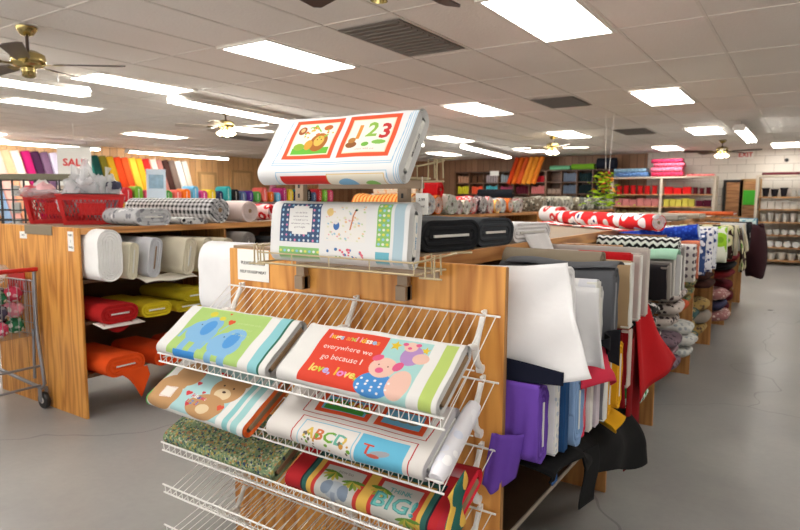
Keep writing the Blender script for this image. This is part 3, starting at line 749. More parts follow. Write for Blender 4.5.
# --- the metal rack above the panel
t = thing('metal_display_rack', 'tan metal rack with two posts and wire trays above the plywood panel', 'display rack', (-1.32, 1.675, 1.14))
def q(x, y, z): return (x+1.32, y-1.675, z-1.14)
for px in (-1.55, -1.1):
    p = MB().box(*[v for a in zip(q(px-.02, 1.665, 1.15), q(px+.02, 1.69, 1.64)) for v in a]).build('post', M_bronze, t, bevel=.003)
    m = MB()
    for kz in range(11): m.box(px+1.32-.004, px+1.32+.004, -.0115, -.009, .1+kz*.035, .115+kz*.035)
    m.build('slot', M_ink, p)
    MB().box(*[v for a in zip(q(px-.02, 1.655, 1.15), q(px+.02, 1.6985, 1.2)) for v in a]).build('post_foot', M_bronze, t, bevel=.003)
def tray(z, x0, x1, y0, y1, name, hook):
    m = MB()
    m.tube([q(x0, y0, z), q(x1, y0, z), q(x1, y1, z), q(x0, y1, z)], .0035, 8, closed=True)
    m.tube([q(x0, y0, z+.035), q(x1, y0, z+.035)], .0028, 6)
    m.tube([q(x1, y0, z+.035), q(x1+.05, y0+.05, z+.05), q(x1+.05, y1, z+.055)], .003, 6).tube([q(x0, y0, z+.035), q(x0-.05, y0+.04, z+.05), q(x0-.05, y1, z+.055)], .003, 6)
    for fx in (0, .25, .5, .75, 1):
        x = x0+(x1-x0)*fx; m.tube([q(x, y1, z), q(x, y0, z), q(x, y0-.002, z+.035)], .0022, 6)
    for s_, bx in ((1, x1), (-1, x0)):
        for dx in (.02, .05): m.tube([q(bx+s_*dx, y0+.03, z-.01), q(bx+s_*dx, y0+.03, z+.055), q(bx+s_*(dx+.008), y0+.05, z+.06), q(bx+s_*(dx+.008), y0+.055, z)], .003, 6)
        m.tube([q(bx, y0+.03, z-.01), q(bx+s_*.075, y0+.03, z-.01)], .003, 6).tube([q(bx+s_*.03, y1-.02, z+.055), q(bx+s_*.1, y1-.02, z+.06)], .0035, 6)
    m.build(name, M_rackw, t, smooth=True)
    MB().box(*[v for a in zip(q(x0+.02, y1-.01, z-.03), q(x1-.02, y1, z-.004)) for v in a]).build('tray_bar', M_bronze, t, bevel=.002)
tray(1.265, -1.56, -.93, 1.47, 1.655, 'wire_tray', 1)
tray(1.545, -1.46, -.99, 1.58, 1.655, 'wire_tray', 1)
# nursery rhyme bolt
c = Canvas(400, 170, (244, 245, 246)); NV = (66, 92, 130)
c.rect(42, 2, 168, 124, NV)
for i in range(9):
    for j in range(8):
        c.line([(50+i*14, 6+j*15.5), (50+i*14, 14+j*15.5)], 2, (120, 170, 220)); c.ell(50+i*14, 10+j*15.5, 3.4, 3.4, [(226, 240, 250), (240, 140, 180), (160, 210, 240), (236, 236, 240)][(i+j*2) % 4])
c.rect(70, 20, 142, 92, (250, 250, 248)); c.rect(82, 12, 130, 100, (250, 250, 248))
for i, tx in enumerate(('twinkle little', 'moon and star', 'safe and warm', 'wherever you are', 'good night')): c.text(tx, 106, 34+i*11, 8, (110, 110, 130), bold=False)
c.rect(42, 140, 168, 170, (150, 206, 130))
for i in range(10): c.ell(48+i*13, 152, 4, 4, [(240, 236, 120), (150, 210, 240), (250, 250, 250)][i % 3])
c.rect(182, 6, 300, 116, (248, 246, 242)); c.scatter(60, 184, 8, 298, 114, 3.2, [(250, 206, 160), (170, 210, 230), (200, 226, 180), (246, 180, 190), (236, 236, 200)], 8)
c.ell(216, 70, 9, 13, (70, 120, 190)); c.ell(214, 60, 6, 6, (240, 240, 240)); c.line([(256, 80), (264, 40), (270, 26)], 4, (220, 140, 100)); c.ell(272, 24, 4, 3, (60, 60, 60)); c.ell(196, 30, 10, 12, (248, 214, 140))
c.scatter(30, 190, 138, 300, 166, 4, [(236, 110, 130), (80, 130, 190), (150, 200, 120), (250, 250, 250)], 9)
c.rect(330, 2, 366, 126, (150, 206, 120)); c.rect(330, 140, 366, 170, (120, 196, 216))
for i in range(3):
    for j in range(9): c.ell(337+i*11, 10+j*13.5, 3.6, 3.6, [(250, 250, 240), (240, 230, 90), (160, 216, 240)][(i+j) % 3])
c.rect(374, 0, 400, 170, (186, 212, 226)); c.a = np.roll(c.a, -12, axis=1)
tb = print_bolt('white bolt with navy framed verse in the lower wire tray', c, .55, .20, .07, (-1.235, 1.555, 1.27+.1), (math.radians(84), 0, 0), front=.02, back=.03, wrinkle=.0015, core=M_label)
text_obj('nursery   cotton', .012, plain('blue_ink', (70, 140, 190), .6), (.2795, .0, .035), (math.pi/2, 0, math.pi/2), tb).rotation_euler = (math.pi/2, 0, math.pi/2)
# safari counting bolt (top)
c = Canvas(400, 230, (244, 245, 247)); SB = (150, 200, 236); OG = (236, 90, 48)
for x0, x1 in ((60, 206), (222, 362)):
    c.rect(x0, 8, x1, 138, OG); c.rect(x0+12, 20, x1-12, 126, (252, 236, 200)); c.rect(x0+15, 23, x1-15, 123, (252, 250, 238))
c.rect(80, 102, 190, 122, (110, 196, 60)); c.ell(152, 84, 26, 30, (180, 110, 40)); c.ell(152, 80, 15, 17, (238, 196, 90)); c.ell(146, 76, 2, 2, (60, 40, 20)); c.ell(158, 76, 2, 2, (60, 40, 20)); c.ell(124, 92, 12, 16, (226, 170, 60)); c.ell(98, 98, 16, 11, (150, 190, 60))
c.ell(90, 44, 12, 14, (170, 90, 40)); c.ell(90, 42, 6, 7, (240, 200, 140)); c.ell(164, 36, 13, 9, (200, 110, 50)); c.line([(110, 34), (130, 30), (146, 48)], 4, (150, 200, 80)); c.scatter(24, 90, 28, 186, 70, 4, [(150, 200, 70), (240, 190, 70), (220, 120, 60)], 5)
c.text('1', 262, 62, 60, (236, 150, 60)); c.text('2', 296, 56, 62, (150, 196, 80)); c.text('3', 332, 62, 62, (206, 50, 50))
c.ell(252, 100, 15, 10, (150, 90, 40)); c.ell(250, 86, 10, 9, (190, 130, 60)); c.ell(290, 100, 10, 7, (120, 190, 70)); c.ell(324, 94, 18, 7, (140, 200, 90)); c.text('count with me', 292, 114, 9, (230, 150, 150), bold=False)
c.line([(46, 8), (40, 158), (376, 158), (382, 8)], 2.5, SB); c.line([(40, 152), (376, 152)], 1.5, SB)
c.line([(56, 230), (58, 178), (368, 178), (370, 230)], 2.5, SB); c.rect(70, 188, 210, 224, (226, 50, 40)); c.rect(210, 186, 360, 226, (252, 246, 228)); c.ell(262, 214, 26, 18, (140, 196, 236)); c.ell(326, 216, 18, 12, (150, 206, 110)); c.frame(208, 184, 362, 228, 2, (240, 200, 110))
for x in (386, 392, 397): c.line([(x, 0), (x, 230)], 2, SB)
tb = print_bolt('white bolt with framed lion and 1 2 3 pictures, topmost on metal rack', c, .53, .25, .07, (-1.22, 1.525, 1.615), (math.radians(56), 0, math.radians(2)), front=.08, back=.012, wrinkle=.002, core=M_label)
for i, s_ in enumerate(('safari panel 123', )): text_obj(s_, .013, M_ink, (.2695, .0, .035), (math.pi/2, 0, math.pi/2), tb)

# --- paper notice on the panel and the one hanging behind
t = thing('paper_sign', 'white paper sign reading PLEASE BE CAREFUL taped to the plywood panel', 'sign', (-1.83, 1.697, 1.225))
MB().box(-.088, .088, -.0012, 0, -.07, .055).build('sheet_of_paper', M_paper, t)
text_obj('PLEASE BE NICE', .0195, M_ink, (0, -.002, .0), (math.pi/2, 0, 0), t); text_obj('HELP US KEEP NEAT', .0165, M_ink, (0, -.002, -.035), (math.pi/2, 0, 0), t)
t = thing('hanging_price_card', 'small white price card hanging from the wire rack hook', 'card', (-.985, 1.6, 1.50))
MB().box(-.022, .022, -.001, .001, -.065, 0).build('card', M_paper, t); text_obj('2.99', .013, M_ink, (0, -.002, -.02), (math.pi/2, 0, 0), t); text_obj('yard', .011, M_ink, (0, -.002, -.04), (math.pi/2, 0, 0), t)
MB().tube([(0, 0, 0), (0, 0, .05)], .001, 5).build('string', M_paper, t)

# ================================================================ FABRIC ON UNIT A, THE AISLE SIDE
F = fabric
UP, MID = .954, .662
G1 = 'bolts standing along the aisle on the upper shelf'; G2 = 'bolts standing along the aisle on the middle shelf'
def hang(mat, x0, x1, y, z0, z1, out=.0, amp=.012, name='hanging_cloth', slant=0, flare=.0, k_=5, top=0):
    """cloth falling in folds, parallel to the bolt's broad side; returns a flap builder in bolt space"""
    def f(t, m_):
        lx, ly, lz = t.location
        def P(u, v):
            z = z1+(z0-z1)*v+slant*u*v
            x = x0+(x1-x0)*u+out*v*v
            yy = y+amp*v*math.sin(u*k_*3+v*2)+flare*v
            return (x-lx, yy-ly, z-lz)
        sheet(P, 22, 16, mat, t, name)
    return f
def hang_end(mat, x, y0, y1, z0, z1, amp=.012, bulge=.03, name='hanging_cloth', slant=0, k_=4, pinch=0):
    """cloth falling over the bolt's aisle end"""
    def f(t, m_):
        lx, ly, lz = t.location
        def P(u, v):
            ym = (y0+y1)/2; wd = (y1-y0)*(1-pinch*v)
            return (x-lx+bulge*math.sin(v*math.pi*.6)+amp*math.sin(u*k_*3+v*2)*v, ym+(u-.5)*wd-ly, z1+(z0-z1)*v+slant*(u-.5)*v-lz)
        sheet(P, 20, 18, mat, t, name)
    return f
W1 = F((240, 240, 242)); W2 = F((228, 228, 228)); GR = F((96, 98, 104)); RED = F((196, 24, 32)); DRD = F((138, 12, 20))
SAND = F((150, 138, 120)); PURP = F((110, 72, 176)); NAVY = F((18, 22, 42)); BLK = F((12, 12, 14)); YEL = F((226, 168, 28))
def blob_part(t, m_):
    m = MB()
    m.grid(lambda u, v: (.06+.12*math.cos(u*6.283)*(.5+.5*math.sin(v*2.6)), .02+.26*math.sin(u*6.283)*(.55+.45*math.sin(v*2.8)), .24-.62*v+.02*math.sin(u*12)), 25, 12)
    m.build('hanging_cloth', m_, t, smooth=True, solid=.01)
# (label, x end, y, L, W, T, mat, end, z, flap, lean)
def ab(label, xe, y, W, T, mat, end='panel', z=UP, flap=None, lean=0, L=.45, endmat=None, tilt=0, group=None, layers=4):
    return bolt(label, L, W, T, mat, (xe, y, z), 0, True, lean, tilt, end, group or (G1 if z > .9 else G2), endmat, flap, layers=layers)
ab('big white cotton bolt with cloth hanging down, nearest the plywood panel on the upper shelf', -.585, 1.85, .325, .085, W1, 'board', tilt=math.radians(-3), flap=lambda t, m_: sheet(lambda u, v: (-.98+.41*u+.075*u*v**1.5+.585, 1.785-.02*v+.02*v*math.sin(u*9+v*3)+.006*math.sin(v*13+u*5)-1.85, 1.262+.035*u-(.31+.025*u+.035*math.sin(u*3.2))*v-.954), 30, 24, m_, t, 'hanging_cloth'))
ab('second white bolt with a thin grey stripe, just behind the big white one', -.565, 2.02, .27, .05, F((232, 232, 234), 'stripe', (210, 212, 220), s=.4), 'panel', flap=hang(F((232, 232, 234)), -.75, -.55, 1.985, .94, 1.2, .03, .008))
ab('dark grey bolt folded over behind the white bolts on the upper shelf', -.575, 2.29, .285, .09, GR, 'board', endmat=F((150, 152, 158)), flap=lambda t, m_: sheet(lambda u, v: (-.42+.43*u, -.045+.12*v, .283+.016*math.sin(v*3.1)+.006*math.sin(u*8)), 14, 8, m_, t, 'folded_cloth'))
ab('light grey knit bolt between the white and dark grey bolts', -.58, 2.12, .235, .06, F((208, 208, 206)), 'board')
ab('tan cardboard bolt end with white board beside the scarlet bolts', -.59, 2.59, .285, .05, F((176, 150, 116)), 'panel')
ab('scarlet bolt with cloth falling far down beside the white boards', -.62, 2.69, .31, .05, RED, 'panel', L=.22, endmat=RED, flap=lambda t, m_: sheet(lambda u, v: (-.02+.10*v*(.4+u)+.012*math.sin(u*9+v*2), .17+u*(.08+.30*v)+.03*math.sin(v*8)*u, .12-(.50-.12*u)*v), 20, 18, m_, t, 'hanging_cloth'))
ab('white board bolt right of the scarlet bolt on the upper shelf', -.60, 2.79, .30, .045, F((198, 190, 184)), 'panel')
ab('tall grey white board bolt, last one before the gap with the zigzag cloth', -.60, 2.93, .315, .05, F((186, 176, 170)), 'panel', endmat=F((204, 196, 188)))
ab('black and white zigzag bolt under the royal blue roll', -.60, 3.74, .325, .10, F((240, 240, 238), 'chevron', (20, 20, 24), s=.55), 'board')
ab('mint green cloth folded over a grey board in front of the zigzag bolt', -.60, 3.60, .25, .05, F((150, 150, 146)), 'panel', endmat=F((190, 186, 180)), flap=lambda t, m_: sheet(lambda u, v: (-.40+.42*u, -.07+.16*v, .262-.05*(2*v-1)**2+.006*math.sin(u*9)), 14, 8, F((168, 214, 190)), t, 'folded_cloth'))
ab('white folded bolt lying against the mint green cloth', -.58, 3.68, .235, .035, W2, 'panel')
ab('black bolt with grey slanting board below the mint green cloth', -.60, 3.46, .20, .05, F((34, 32, 36)), 'panel', endmat=F((128, 122, 116)), lean=.22)
ab('grey boarded bolt slanting beside the black one', -.60, 3.52, .21, .035, F((120, 116, 112)), 'panel', endmat=F((176, 170, 164)), lean=.18)
ab('grey board bolt right of the zigzag bolt', -.60, 3.92, .27, .05, F((150, 146, 142)), 'panel', endmat=F((196, 194, 190)))
ab('pale bolt with a dark dotted end under the royal blue roll end', -.60, 4.36, .25, .10, F((220, 216, 210), 'dots', (90, 80, 90)), 'board', endmat=F((206, 200, 194), 'dots', (110, 84, 90)))
ab('coral bolt pressed between pale and navy bolts on the upper shelf', -.61, 4.58, .26, .05, F((206, 120, 90)), 'board')
ab('navy print bolt left of the white patterned bolts', -.60, 4.82, .30, .07, F((54, 78, 130), 'floral', (230, 230, 240)), 'board')
ab('white bolt with small navy print, first of the pair beyond the blue roll', -.59, 5.1, .33, .08, F((232, 232, 236), 'floral', (60, 70, 120), s=1.3), 'board')
ab('white bolt with small navy print, second of the pair beyond the blue roll', -.59, 5.34, .33, .08, F((224, 226, 232), 'floral', (40, 60, 110)), 'board')
ab('white bolt with lime green leaves beside the dark flowered bolt', -.58, 5.95, .31, .14, F((226, 230, 214), 'poppy', (150, 200, 50), (120, 170, 40), .7), 'board')
ab('dark brown bolt with cream and green flowers hanging at the aisle', -.57, 6.35, .31, .14, F((50, 28, 26), 'poppy', (220, 214, 170), (90, 150, 50), .8), 'board', flap=hang_end(F((50, 28, 26), 'poppy', (220, 214, 170), (90, 150, 50), .8), -.53, 6.22, 6.6, .85, 1.24, .02, .04))
ab('cream bolt lying beside the dark flowered bolt', -.57, 6.8, .30, .16, F((226, 218, 192)), 'board', flap=hang_end(F((226, 218, 192)), -.53, 6.72, 6.92, 1.0, 1.26, .02, .03))
ab('grey white thick roll-like bolt further along the aisle', -.56, 7.45, .30, .22, F((206, 206, 204)), 'board')
ab('black thick bolt next to the teal bolt at the aisle end', -.55, 7.95, .30, .25, F((22, 24, 28)), 'board')
bolt('large dark maroon bundle hanging over the aisle near its far end', .45, .28, .25, F((52, 22, 28)), (-.58, 8.6, .954), 0, True, 0, 0, 'board', G1, flap=lambda t, m_: blob_part(t, m_))
ab('white and teal patterned bolt at the far aisle end', -.58, 9.3, .30, .25, F((190, 206, 204), 'floral', (60, 130, 150)), 'board')
ab('blue bolt at the very end of the aisle', -.6, 9.85, .30, .22, F((38, 110, 150)), 'board')
# cloth draped over the corner behind the white bolts
def drape(label, P, mat, cat='cloth', name='draped_cloth', nu=26, nv=20, th=.004, group=None):
    o = sheet(P, nu, nv, mat, None, name, th); tag(o, label, cat, group)
    c_ = sum((Vector(v.co) for v in o.data.vertices), Vector())/len(o.data.vertices); c_.z = min(v.co.z for v in o.data.vertices)
    o.data.transform(Matrix.Translation(-c_)); o.location = c_; return o
bolt('sand coloured cotton bolt standing behind the white and grey bolts', .40, .33, .10, SAND, (-.655, 2.40, .954), 0, True, 0, 0, 'board', G1)
# middle shelf
ab('purple cotton bolt with a loose end hanging in front of the panel', -.65, 1.785, .25, .09, PURP, 'board', MID,
   flap=lambda t, m_: (hang(PURP, -.83, -.645, 1.734, .69, .925, .0, .006, flare=-.004, k_=9)(t, m_),
                       sheet(lambda u, v: (-.775+.09*u-.03*v+.65, 1.682-1.785+.05*u*u+.005*math.sin(u*14), .765-.20*v*(1-.4*abs(u-.35))-MID), 16, 14, PURP, t, 'loose_end')))
bpy.context.view_layer.update()
ab('white bolt end between purple and denim blue bolts', -.635, 1.86, .26, .035, W1, 'panel', MID, endmat=F((236, 236, 232), 'floral', (190, 200, 210), s=2))
ab('denim blue bolt right of the purple one', -.62, 1.905, .27, .04, F((34, 74, 122)), 'panel', MID, endmat=F((34, 74, 122)))
ab('light blue folded bolt with wound end showing', -.60, 1.985, .25, .10, F((134, 166, 208)), 'board', MID, flap=hang(F((134, 166, 208)), -.74, -.60, 1.932, .78, .915, 0, .003))
ab('rose pink bolt whose cloth flops over in front', -.61, 2.07, .25, .05, F((222, 62, 88)), 'board', MID, endmat=F((236, 130, 140)))
ab('first of the narrow white bolts beside the rose pink bolt', -.605, 2.13, .25, .035, W2, 'panel', MID)
ab('second narrow white bolt with a lilac tint beside the yellow bolts', -.60, 2.19, .25, .05, F((200, 190, 200)), 'panel', MID, endmat=F((206, 196, 206)))
ab('third narrow bolt, grey backed, left of the yellow bolts', -.59, 2.26, .26, .045, F((130, 132, 140)), 'panel', MID)
ab('golden yellow bolt with white board, first of two yellow bolts', -.595, 2.345, .27, .06, YEL, 'board', MID)
ab('golden yellow bolt with cloth drooping down, second of two yellow bolts', -.585, 2.45, .27, .075, YEL, 'board', MID, flap=lambda t, m_: sheet(lambda u, v: (-.10+.11*u+.01*math.sin(v*8), -.14+.19*v, .03-.055*u-.05*math.sin(v*3.1)-.02*v), 14, 14, m_, t, 'hanging_cloth'))
ab('dark red bolt with white board over a long hanging red cloth', -.62, 2.74, .27, .06, DRD, 'panel', MID, endmat=F((206, 190, 182)), flap=lambda t, m_: (sheet(lambda u, v: (-.30+.28*u+.02*v+.01*math.sin(u*9), -.05+.012*math.sin(u*11+v*3), .25-.33*v), 18, 14, m_, t, 'hanging_cloth'), sheet(lambda u, v: (-.01+.012*math.sin(u*12), .04+.30*u, .2-.60*v+.1*u), 18, 14, m_, t, 'hanging_cloth')))
drape('dark navy cloth tucked under the big white bolt beside the panel', lambda u, v: (-.80+.225*u, 1.742+.004*math.sin(u*4), .995-.02*u-(.08-.04*u)*v), NAVY)
drape('rose pink cloth corner flopping forward below the white bolt', lambda u, v: (-.595+.055*math.sin(u*2.6)*(.4+v), 1.98+.22*u, .985-.13*v+.035*math.sin(u*3)-.04*u+.008*math.sin(v*9)), F((214, 54, 80)))
drape('black cloth corner poking out above the rose pink cloth', lambda u, v: (-.555+.02*math.sin(u*7), 2.03+.22*u, 1.02-.12*v*u-.015*v), F((16, 16, 24)))
def blackP(u, v):
    y = 1.78+1.05*u
    x = -.86+.25*math.sin(min(v, .85)*2.0)+.06*u**2*v+.012*math.sin(u*17+v*4)
    z = .655-(.05+.36*max(0, u-.25)**.6)*v**1.3+.012*math.sin(u*13)*v
    return (x, y, z)
drape('large black cloth heap spilling off the middle shelf over the aisle', blackP, BLK, 'cloth', 'draped_cloth', 50, 30, .008)
drape('narrow black cloth strip hanging straight down below the black heap', lambda u, v: (-.615+.008*math.sin(v*5)+u*.015, 2.10+.13*u, .60-.22*v-.01*u), BLK)

drape('narrow blue cloth strip hanging below the purple bolt', lambda u, v: (-.665+.01*v, 1.90+.05*u, .66-.12*v), F((60, 100, 160)))
# lower shelf goods further along
LOW = .219
def heap(label, x, y, z, sx, sy, sz, mat, seed=0, cat='folded fabric', name='folded_fabric', lumps=3, grp=None):
    """soft folded pile of cloth"""
    m = MB(); t = thing(name, label, cat, (x, y, z), (0, 0, 0), grp)
    for i in range(lumps):
        h = sz/lumps; ox = math.sin(seed*3+i*2)*.02
        m = MB()
        def P(u, v, i=i):
            a = u*2*math.pi; p = v
            ex = abs(math.cos(a))**.5*math.copysign(1, math.cos(a)); ey = abs(math.sin(a))**.5*math.copysign(1, math.sin(a))
            q = math.sin(math.pi*min(max(p, .0), 1))**.35
            n_ = 1+.09*noise.noise(Vector((math.cos(a)*2+seed, math.sin(a)*2, p*2+i)))
            return (ox+sx/2*ex*q*n_, sy/2*ey*q*n_, i*h*.96+h*(1-math.cos(math.pi*p))/2)
        m.grid(P, 29, 9)
        m.build('fold', mat if not isinstance(mat, list) else mat[i % len(mat)], t, smooth=True)
    return t
GL = 'folded fabrics on the low shelf along the aisle'
heap('bright green and white leaf print bundle on the low shelf', -.98, 3.93, LOW, .40, .40, .26, F((30, 130, 60), 'poppy', (220, 236, 226), (20, 80, 40)), 1, lumps=2, grp=GL)
heap('pale green flowered bundle behind the bright green one', -1.0, 4.48, LOW, .42, .36, .26, F((160, 180, 160), 'floral', (60, 70, 70), (230, 235, 225)), 2, lumps=2, grp=GL)
heap('lilac grey folded bundle with dark print on the low shelf', -.98, 4.95, LOW, .44, .40, .27, [F((120, 100, 112), 'floral', (60, 50, 60)), F((160, 130, 140))], 3, lumps=3, grp=GL)
heap('white flowered bundle hanging over the low shelf edge', -.95, 5.38, LOW, .46, .32, .3, F((206, 206, 202), 'floral', (150, 156, 160)), 4, grp=GL)
heap('dark teal and tan bundle further along the low shelf', -.98, 5.9, LOW, .42, .3, .34, [F((60, 90, 90), 'floral', (170, 150, 100)), F((170, 150, 90))], 5, grp=GL)
heap('golden tan print bundle near the next plywood divider', -.96, 6.4, LOW, .44, .4, .36, [F((180, 150, 90), 'floral', (90, 70, 60)), F((150, 140, 130))], 6, grp=GL)
heap('dusty pink print bundle beyond the golden tan one', -.92, 7.35, LOW, .5, .55, .34, [F((160, 110, 110), 'floral', (220, 200, 190)), F((60, 60, 90))], 7, grp=GL)
heap('dark red bundle at the base of the maroon cloth', -.94, 7.93, LOW, .5, .4, .38, F((90, 16, 26)), 8, grp=GL)
# middle shelf: black and white prints
heap('black and white print bundle on the middle shelf under the slanting boards', -.92, 3.72, MID, .44, .46, .23, F((40, 38, 42), 'floral', (206, 200, 196)), 9, grp=G2)
heap('pinkish white spotted bundle beside the black and white print', -.88, 4.35, MID, .44, .42, .26, F((190, 178, 172), 'floral', (60, 50, 54)), 10, grp=G2)
heap('orange and navy bundle on the middle shelf', -.95, 4.95, MID, .42, .4, .24, [F((190, 80, 40)), F((40, 50, 80))], 11, grp=G2)
heap('tan and green print bundle on the middle shelf', -.95, 5.35, MID, .42, .34, .22, F((150, 140, 90), 'floral', (60, 90, 80)), 12, grp=G2)
heap('dark brown bundle on the middle shelf of the far unit', -.95, 6.5, MID, .42, .5, .24, F((70, 40, 34)), 13, grp=G2)
heap('deep red folded stack with black top on the far middle shelf', -.88, 7.5, MID, .5, .7, .28, [F((110, 16, 24)), F((20, 20, 24))], 14, grp=G2)

# ================================================================ ON TOP OF UNIT A
TOP = 1.291
bolt('wide black bolt with white board lying on the display unit behind the panel', .62, .34, .115, F((34, 36, 40)), (-1.10, 2.0, TOP), math.radians(-12), False, 0, 0, 'board', 'dark bolts on the table top')
bolt('charcoal bolt lying behind the wide black bolt', .6, .27, .115, F((62, 66, 72)), (-1.08, 2.34, TOP), math.radians(-10), False, 0, 0, 'board', 'dark bolts on the table top')
t = bolt('white bolt with cloth hanging off the table edge, right of the charcoal bolt', .62, .34, .085, W1, (-1.07, 2.72, TOP), math.radians(-8), False, 0, 0, 'board')
sheet(lambda u, v: (.012+.045*math.sin(v*2)+.01*math.sin(u*6), -.10+.22*u+.05*v*(1-u), .035-.15*v-.03*v*(1-u)), 12, 14, W1, t, 'hanging_cloth')
NPOP = F((224, 40, 44), 'poppy', (244, 240, 244), (44, 52, 110), .85)
roll_('long red roll with large white flowers lying across the table top', 1.35, .054, NPOP, (-.79, 4.12, TOP), math.atan2(-1.0, 1.0), inner=F((240, 236, 236)))
roll_('white and red roll of the same flowered cloth just behind the long red roll', .3, .07, F((238, 232, 232), 'poppy', (214, 60, 60), (240, 240, 240)), (-1.76, 5.19, TOP+.001), math.radians(-38))
drape('loose red flowered cloth corner lying over the table edge', lambda u, v: (-1.85+.95*u-.07*v, 4.90-.80*u-.12*v, TOP+.01+.012*math.sin(u*12)*(1-v)-.03*max(0, u-.75)*v), NPOP)
BLUE = F((28, 62, 176), 'leafy', (46, 90, 206))
roll_('royal blue roll lying over the bolts along the aisle', .55, .056, BLUE, (-.57, 4.25, 1.245), 0, core=M_label, inner=F((190, 206, 230)), tilt=math.radians(-8), flat=.85)
# flat goods on the far part of the table
for i, (lb, x, y, mt) in enumerate((('flat grey cloth bolt lying on the far table top', -1.5, 6.6, F((176, 170, 160))), ('flat beige cloth bolt on the far table top', -1.45, 7.6, F((190, 180, 164))), ('thin rust orange cloth laid over the far end of the table', -1.3, 9.5, F((206, 96, 50))))):
    bolt(lb, .8, .5, .05, mt, (x+.45, y, TOP), 0, False, 0, 0, 'board')

# ================================================================ UNIT B (left) and its bolts
def unit_b(x0, x1, y0, y1, divs, label, cat='display unit'):
    t = thing('plywood_display_unit', label, cat, (x0, y0, 0))
    def b(name, mat, a0, a1, c0, c1, z0, z1, bev=.002, par=t): return MB().box(a0-x0, a1-x0, c0-y0, c1-y0, z0, z1).build(name, mat, par, bevel=bev)
    xm = (x0+x1)/2
    b('end_panel', M_ply, x0, x1, y0, y0+.02, 0, 1.285)
    for d in divs: b('divider', M_plyd, x0+.03, x1-.03, d-.01, d+.01, 0, 1.25)
    b('end_panel', M_plyd, x0, x1, y1-.02, y1, 0, 1.285)
    b('table_top', M_hard, x0+.01, x1-.02, y0+.021, y1-.021, 1.262, 1.28)
    b('top_edge_rail', M_plyy, x1-.02, x1, y0+.021, y1-.021, 1.24, 1.284)
    for nm, z, dx in (('lower_shelf', .28, 0), ('middle_shelf', .645, .0), ('upper_shelf', .93, .0)):
        b(nm, M_plyd, xm+.02, x1-.06, y0+.021, y1-.021, z-.018, z)
        b('shelf_edge', M_mel, x1-.06, x1-.052, y0+.021, y1-.021, z-.02, z+.004)
    b('centre_board', M_mel, xm-.01, xm+.01, y0+.021, y1-.021, .1, 1.26)
    return t
BX0, BX1, BY0 = -5.14, -3.955, 2.16
ub = unit_b(BX0, BX1, BY0, 5.6, [3.4, 4.5], 'left plywood display unit with red baskets and rolls on top')
# second board seam and metal cap strip on its end
MB().box(.44, .446, -.001, .0, .0, 1.285).build('board_seam', M_edge, ub)
MB().box(.50, .87, -.006, .03, 1.225, 1.2902).build('cap_strip', plain('grey_brown_cap_strip', (134, 122, 100), .5), ub, bevel=.002)
for sx_, tx, w_ in ((.93, ('YARD', '2', 'THRU'), .035), (.30, ('SALE',), .05)):
    t = thing('paper_sign', 'small white paper sign at the right corner of the left plywood panel' if sx_ > .5 else 'white paper sign cut by the left edge on the plywood panel', 'sign', (BX0+sx_+.17, BY0-.0012, 1.13 if sx_ > .5 else 1.19))
    MB().box(-w_, w_, -.001, 0, 0 if sx_ > .5 else .0, .13 if sx_ > .5 else .05).build('sheet_of_paper', M_paper, t)
    for i, l_ in enumerate(tx): text_obj(l_, .02, M_ink, (0, -.0015, (.105-i*.04) if sx_ > .5 else .025), (math.pi/2, 0, 0), t)
unit_b(-5.12, -3.93, 5.95, 10.2, [7.3, 8.7], 'plywood display unit in the middle distance with rolls on top')
unit_b(-5.12, -3.93, 10.4, 15.2, [11.8, 13.4], 'far plywood display unit with grey flowered rolls on top')
# upper shelf bolts, ends at the aisle
GB1 = 'bolts on the upper shelf of the left unit'
def bb(label, y, W, T, mat, z=.93, end='board', lean=0, xe=-3.84, flap=None, stand=True, endmat=None, L=.55, group=GB1, layers=4, rz=0):
    return bolt(label, L, W, T, mat, (xe, y, z+.001), rz, stand, lean, 0, end, group, endmat, flap, layers=layers)
bb('thick white quilt batting roll at the corner of the left unit', 2.285, .345, .17, F((250, 250, 250)), end='none', xe=-3.80, L=.40, layers=8)
bb('thin cream bolt just right of the thick white roll', 2.435, .25, .07, F((228, 222, 200)), xe=-3.80, lean=-.12)
bb('pale grey bolt with brown board and orange sticker', 2.58, .28, .10, F((200, 202, 208)), xe=-3.78, lean=-.16, endmat=M_card)
bb('cream bolt right of the pale grey bolt', 2.83, .27, .10, F((222, 214, 192)), xe=-3.74, lean=-.2)
bb('second cream bolt right of the first cream bolt', 3.0, .26, .09, F((214, 206, 184)), xe=-3.76, lean=-.2)
bb('beige bolt left of the dark grey roll', 3.19, .25, .11, F((206, 196, 172)), xe=-3.76, lean=-.22)
bb('taupe grey bolt lying behind the beige bolts', 3.42, .29, .13, F((128, 122, 118)), xe=-3.8, lean=-.3)
bb('black bolt with cream board behind the white pillow-like bolt', 3.72, .25, .13, F((22, 22, 24)), xe=-3.76, lean=-.5, endmat=F((220, 200, 170)))
bb('brown and black bolt behind the paper sign', 4.05, .26, .12, F((96, 70, 50)), xe=-3.78, lean=-.45)
bb('cream tan bolt deep in the upper shelf of the left unit', 4.75, .26, .16, F((196, 170, 140)), xe=-3.8, lean=-.3)
drape('white cloth tongue lying under the cream bolts on the shelf edge', lambda u, v: (-3.90+.16*u, 2.50+.42*v, .936-.03*u*u+.006*math.sin(v*9)), F((226, 220, 206)))
# big soft white bolt standing behind the wire shelf at the left
t = bolt('large soft white bolt standing upright just left of the wire shelves', .62, .335, .16, F((238, 239, 242)), (-2.27, 1.86, .954), math.radians(180), True, 0, 0, 'none', layers=5)
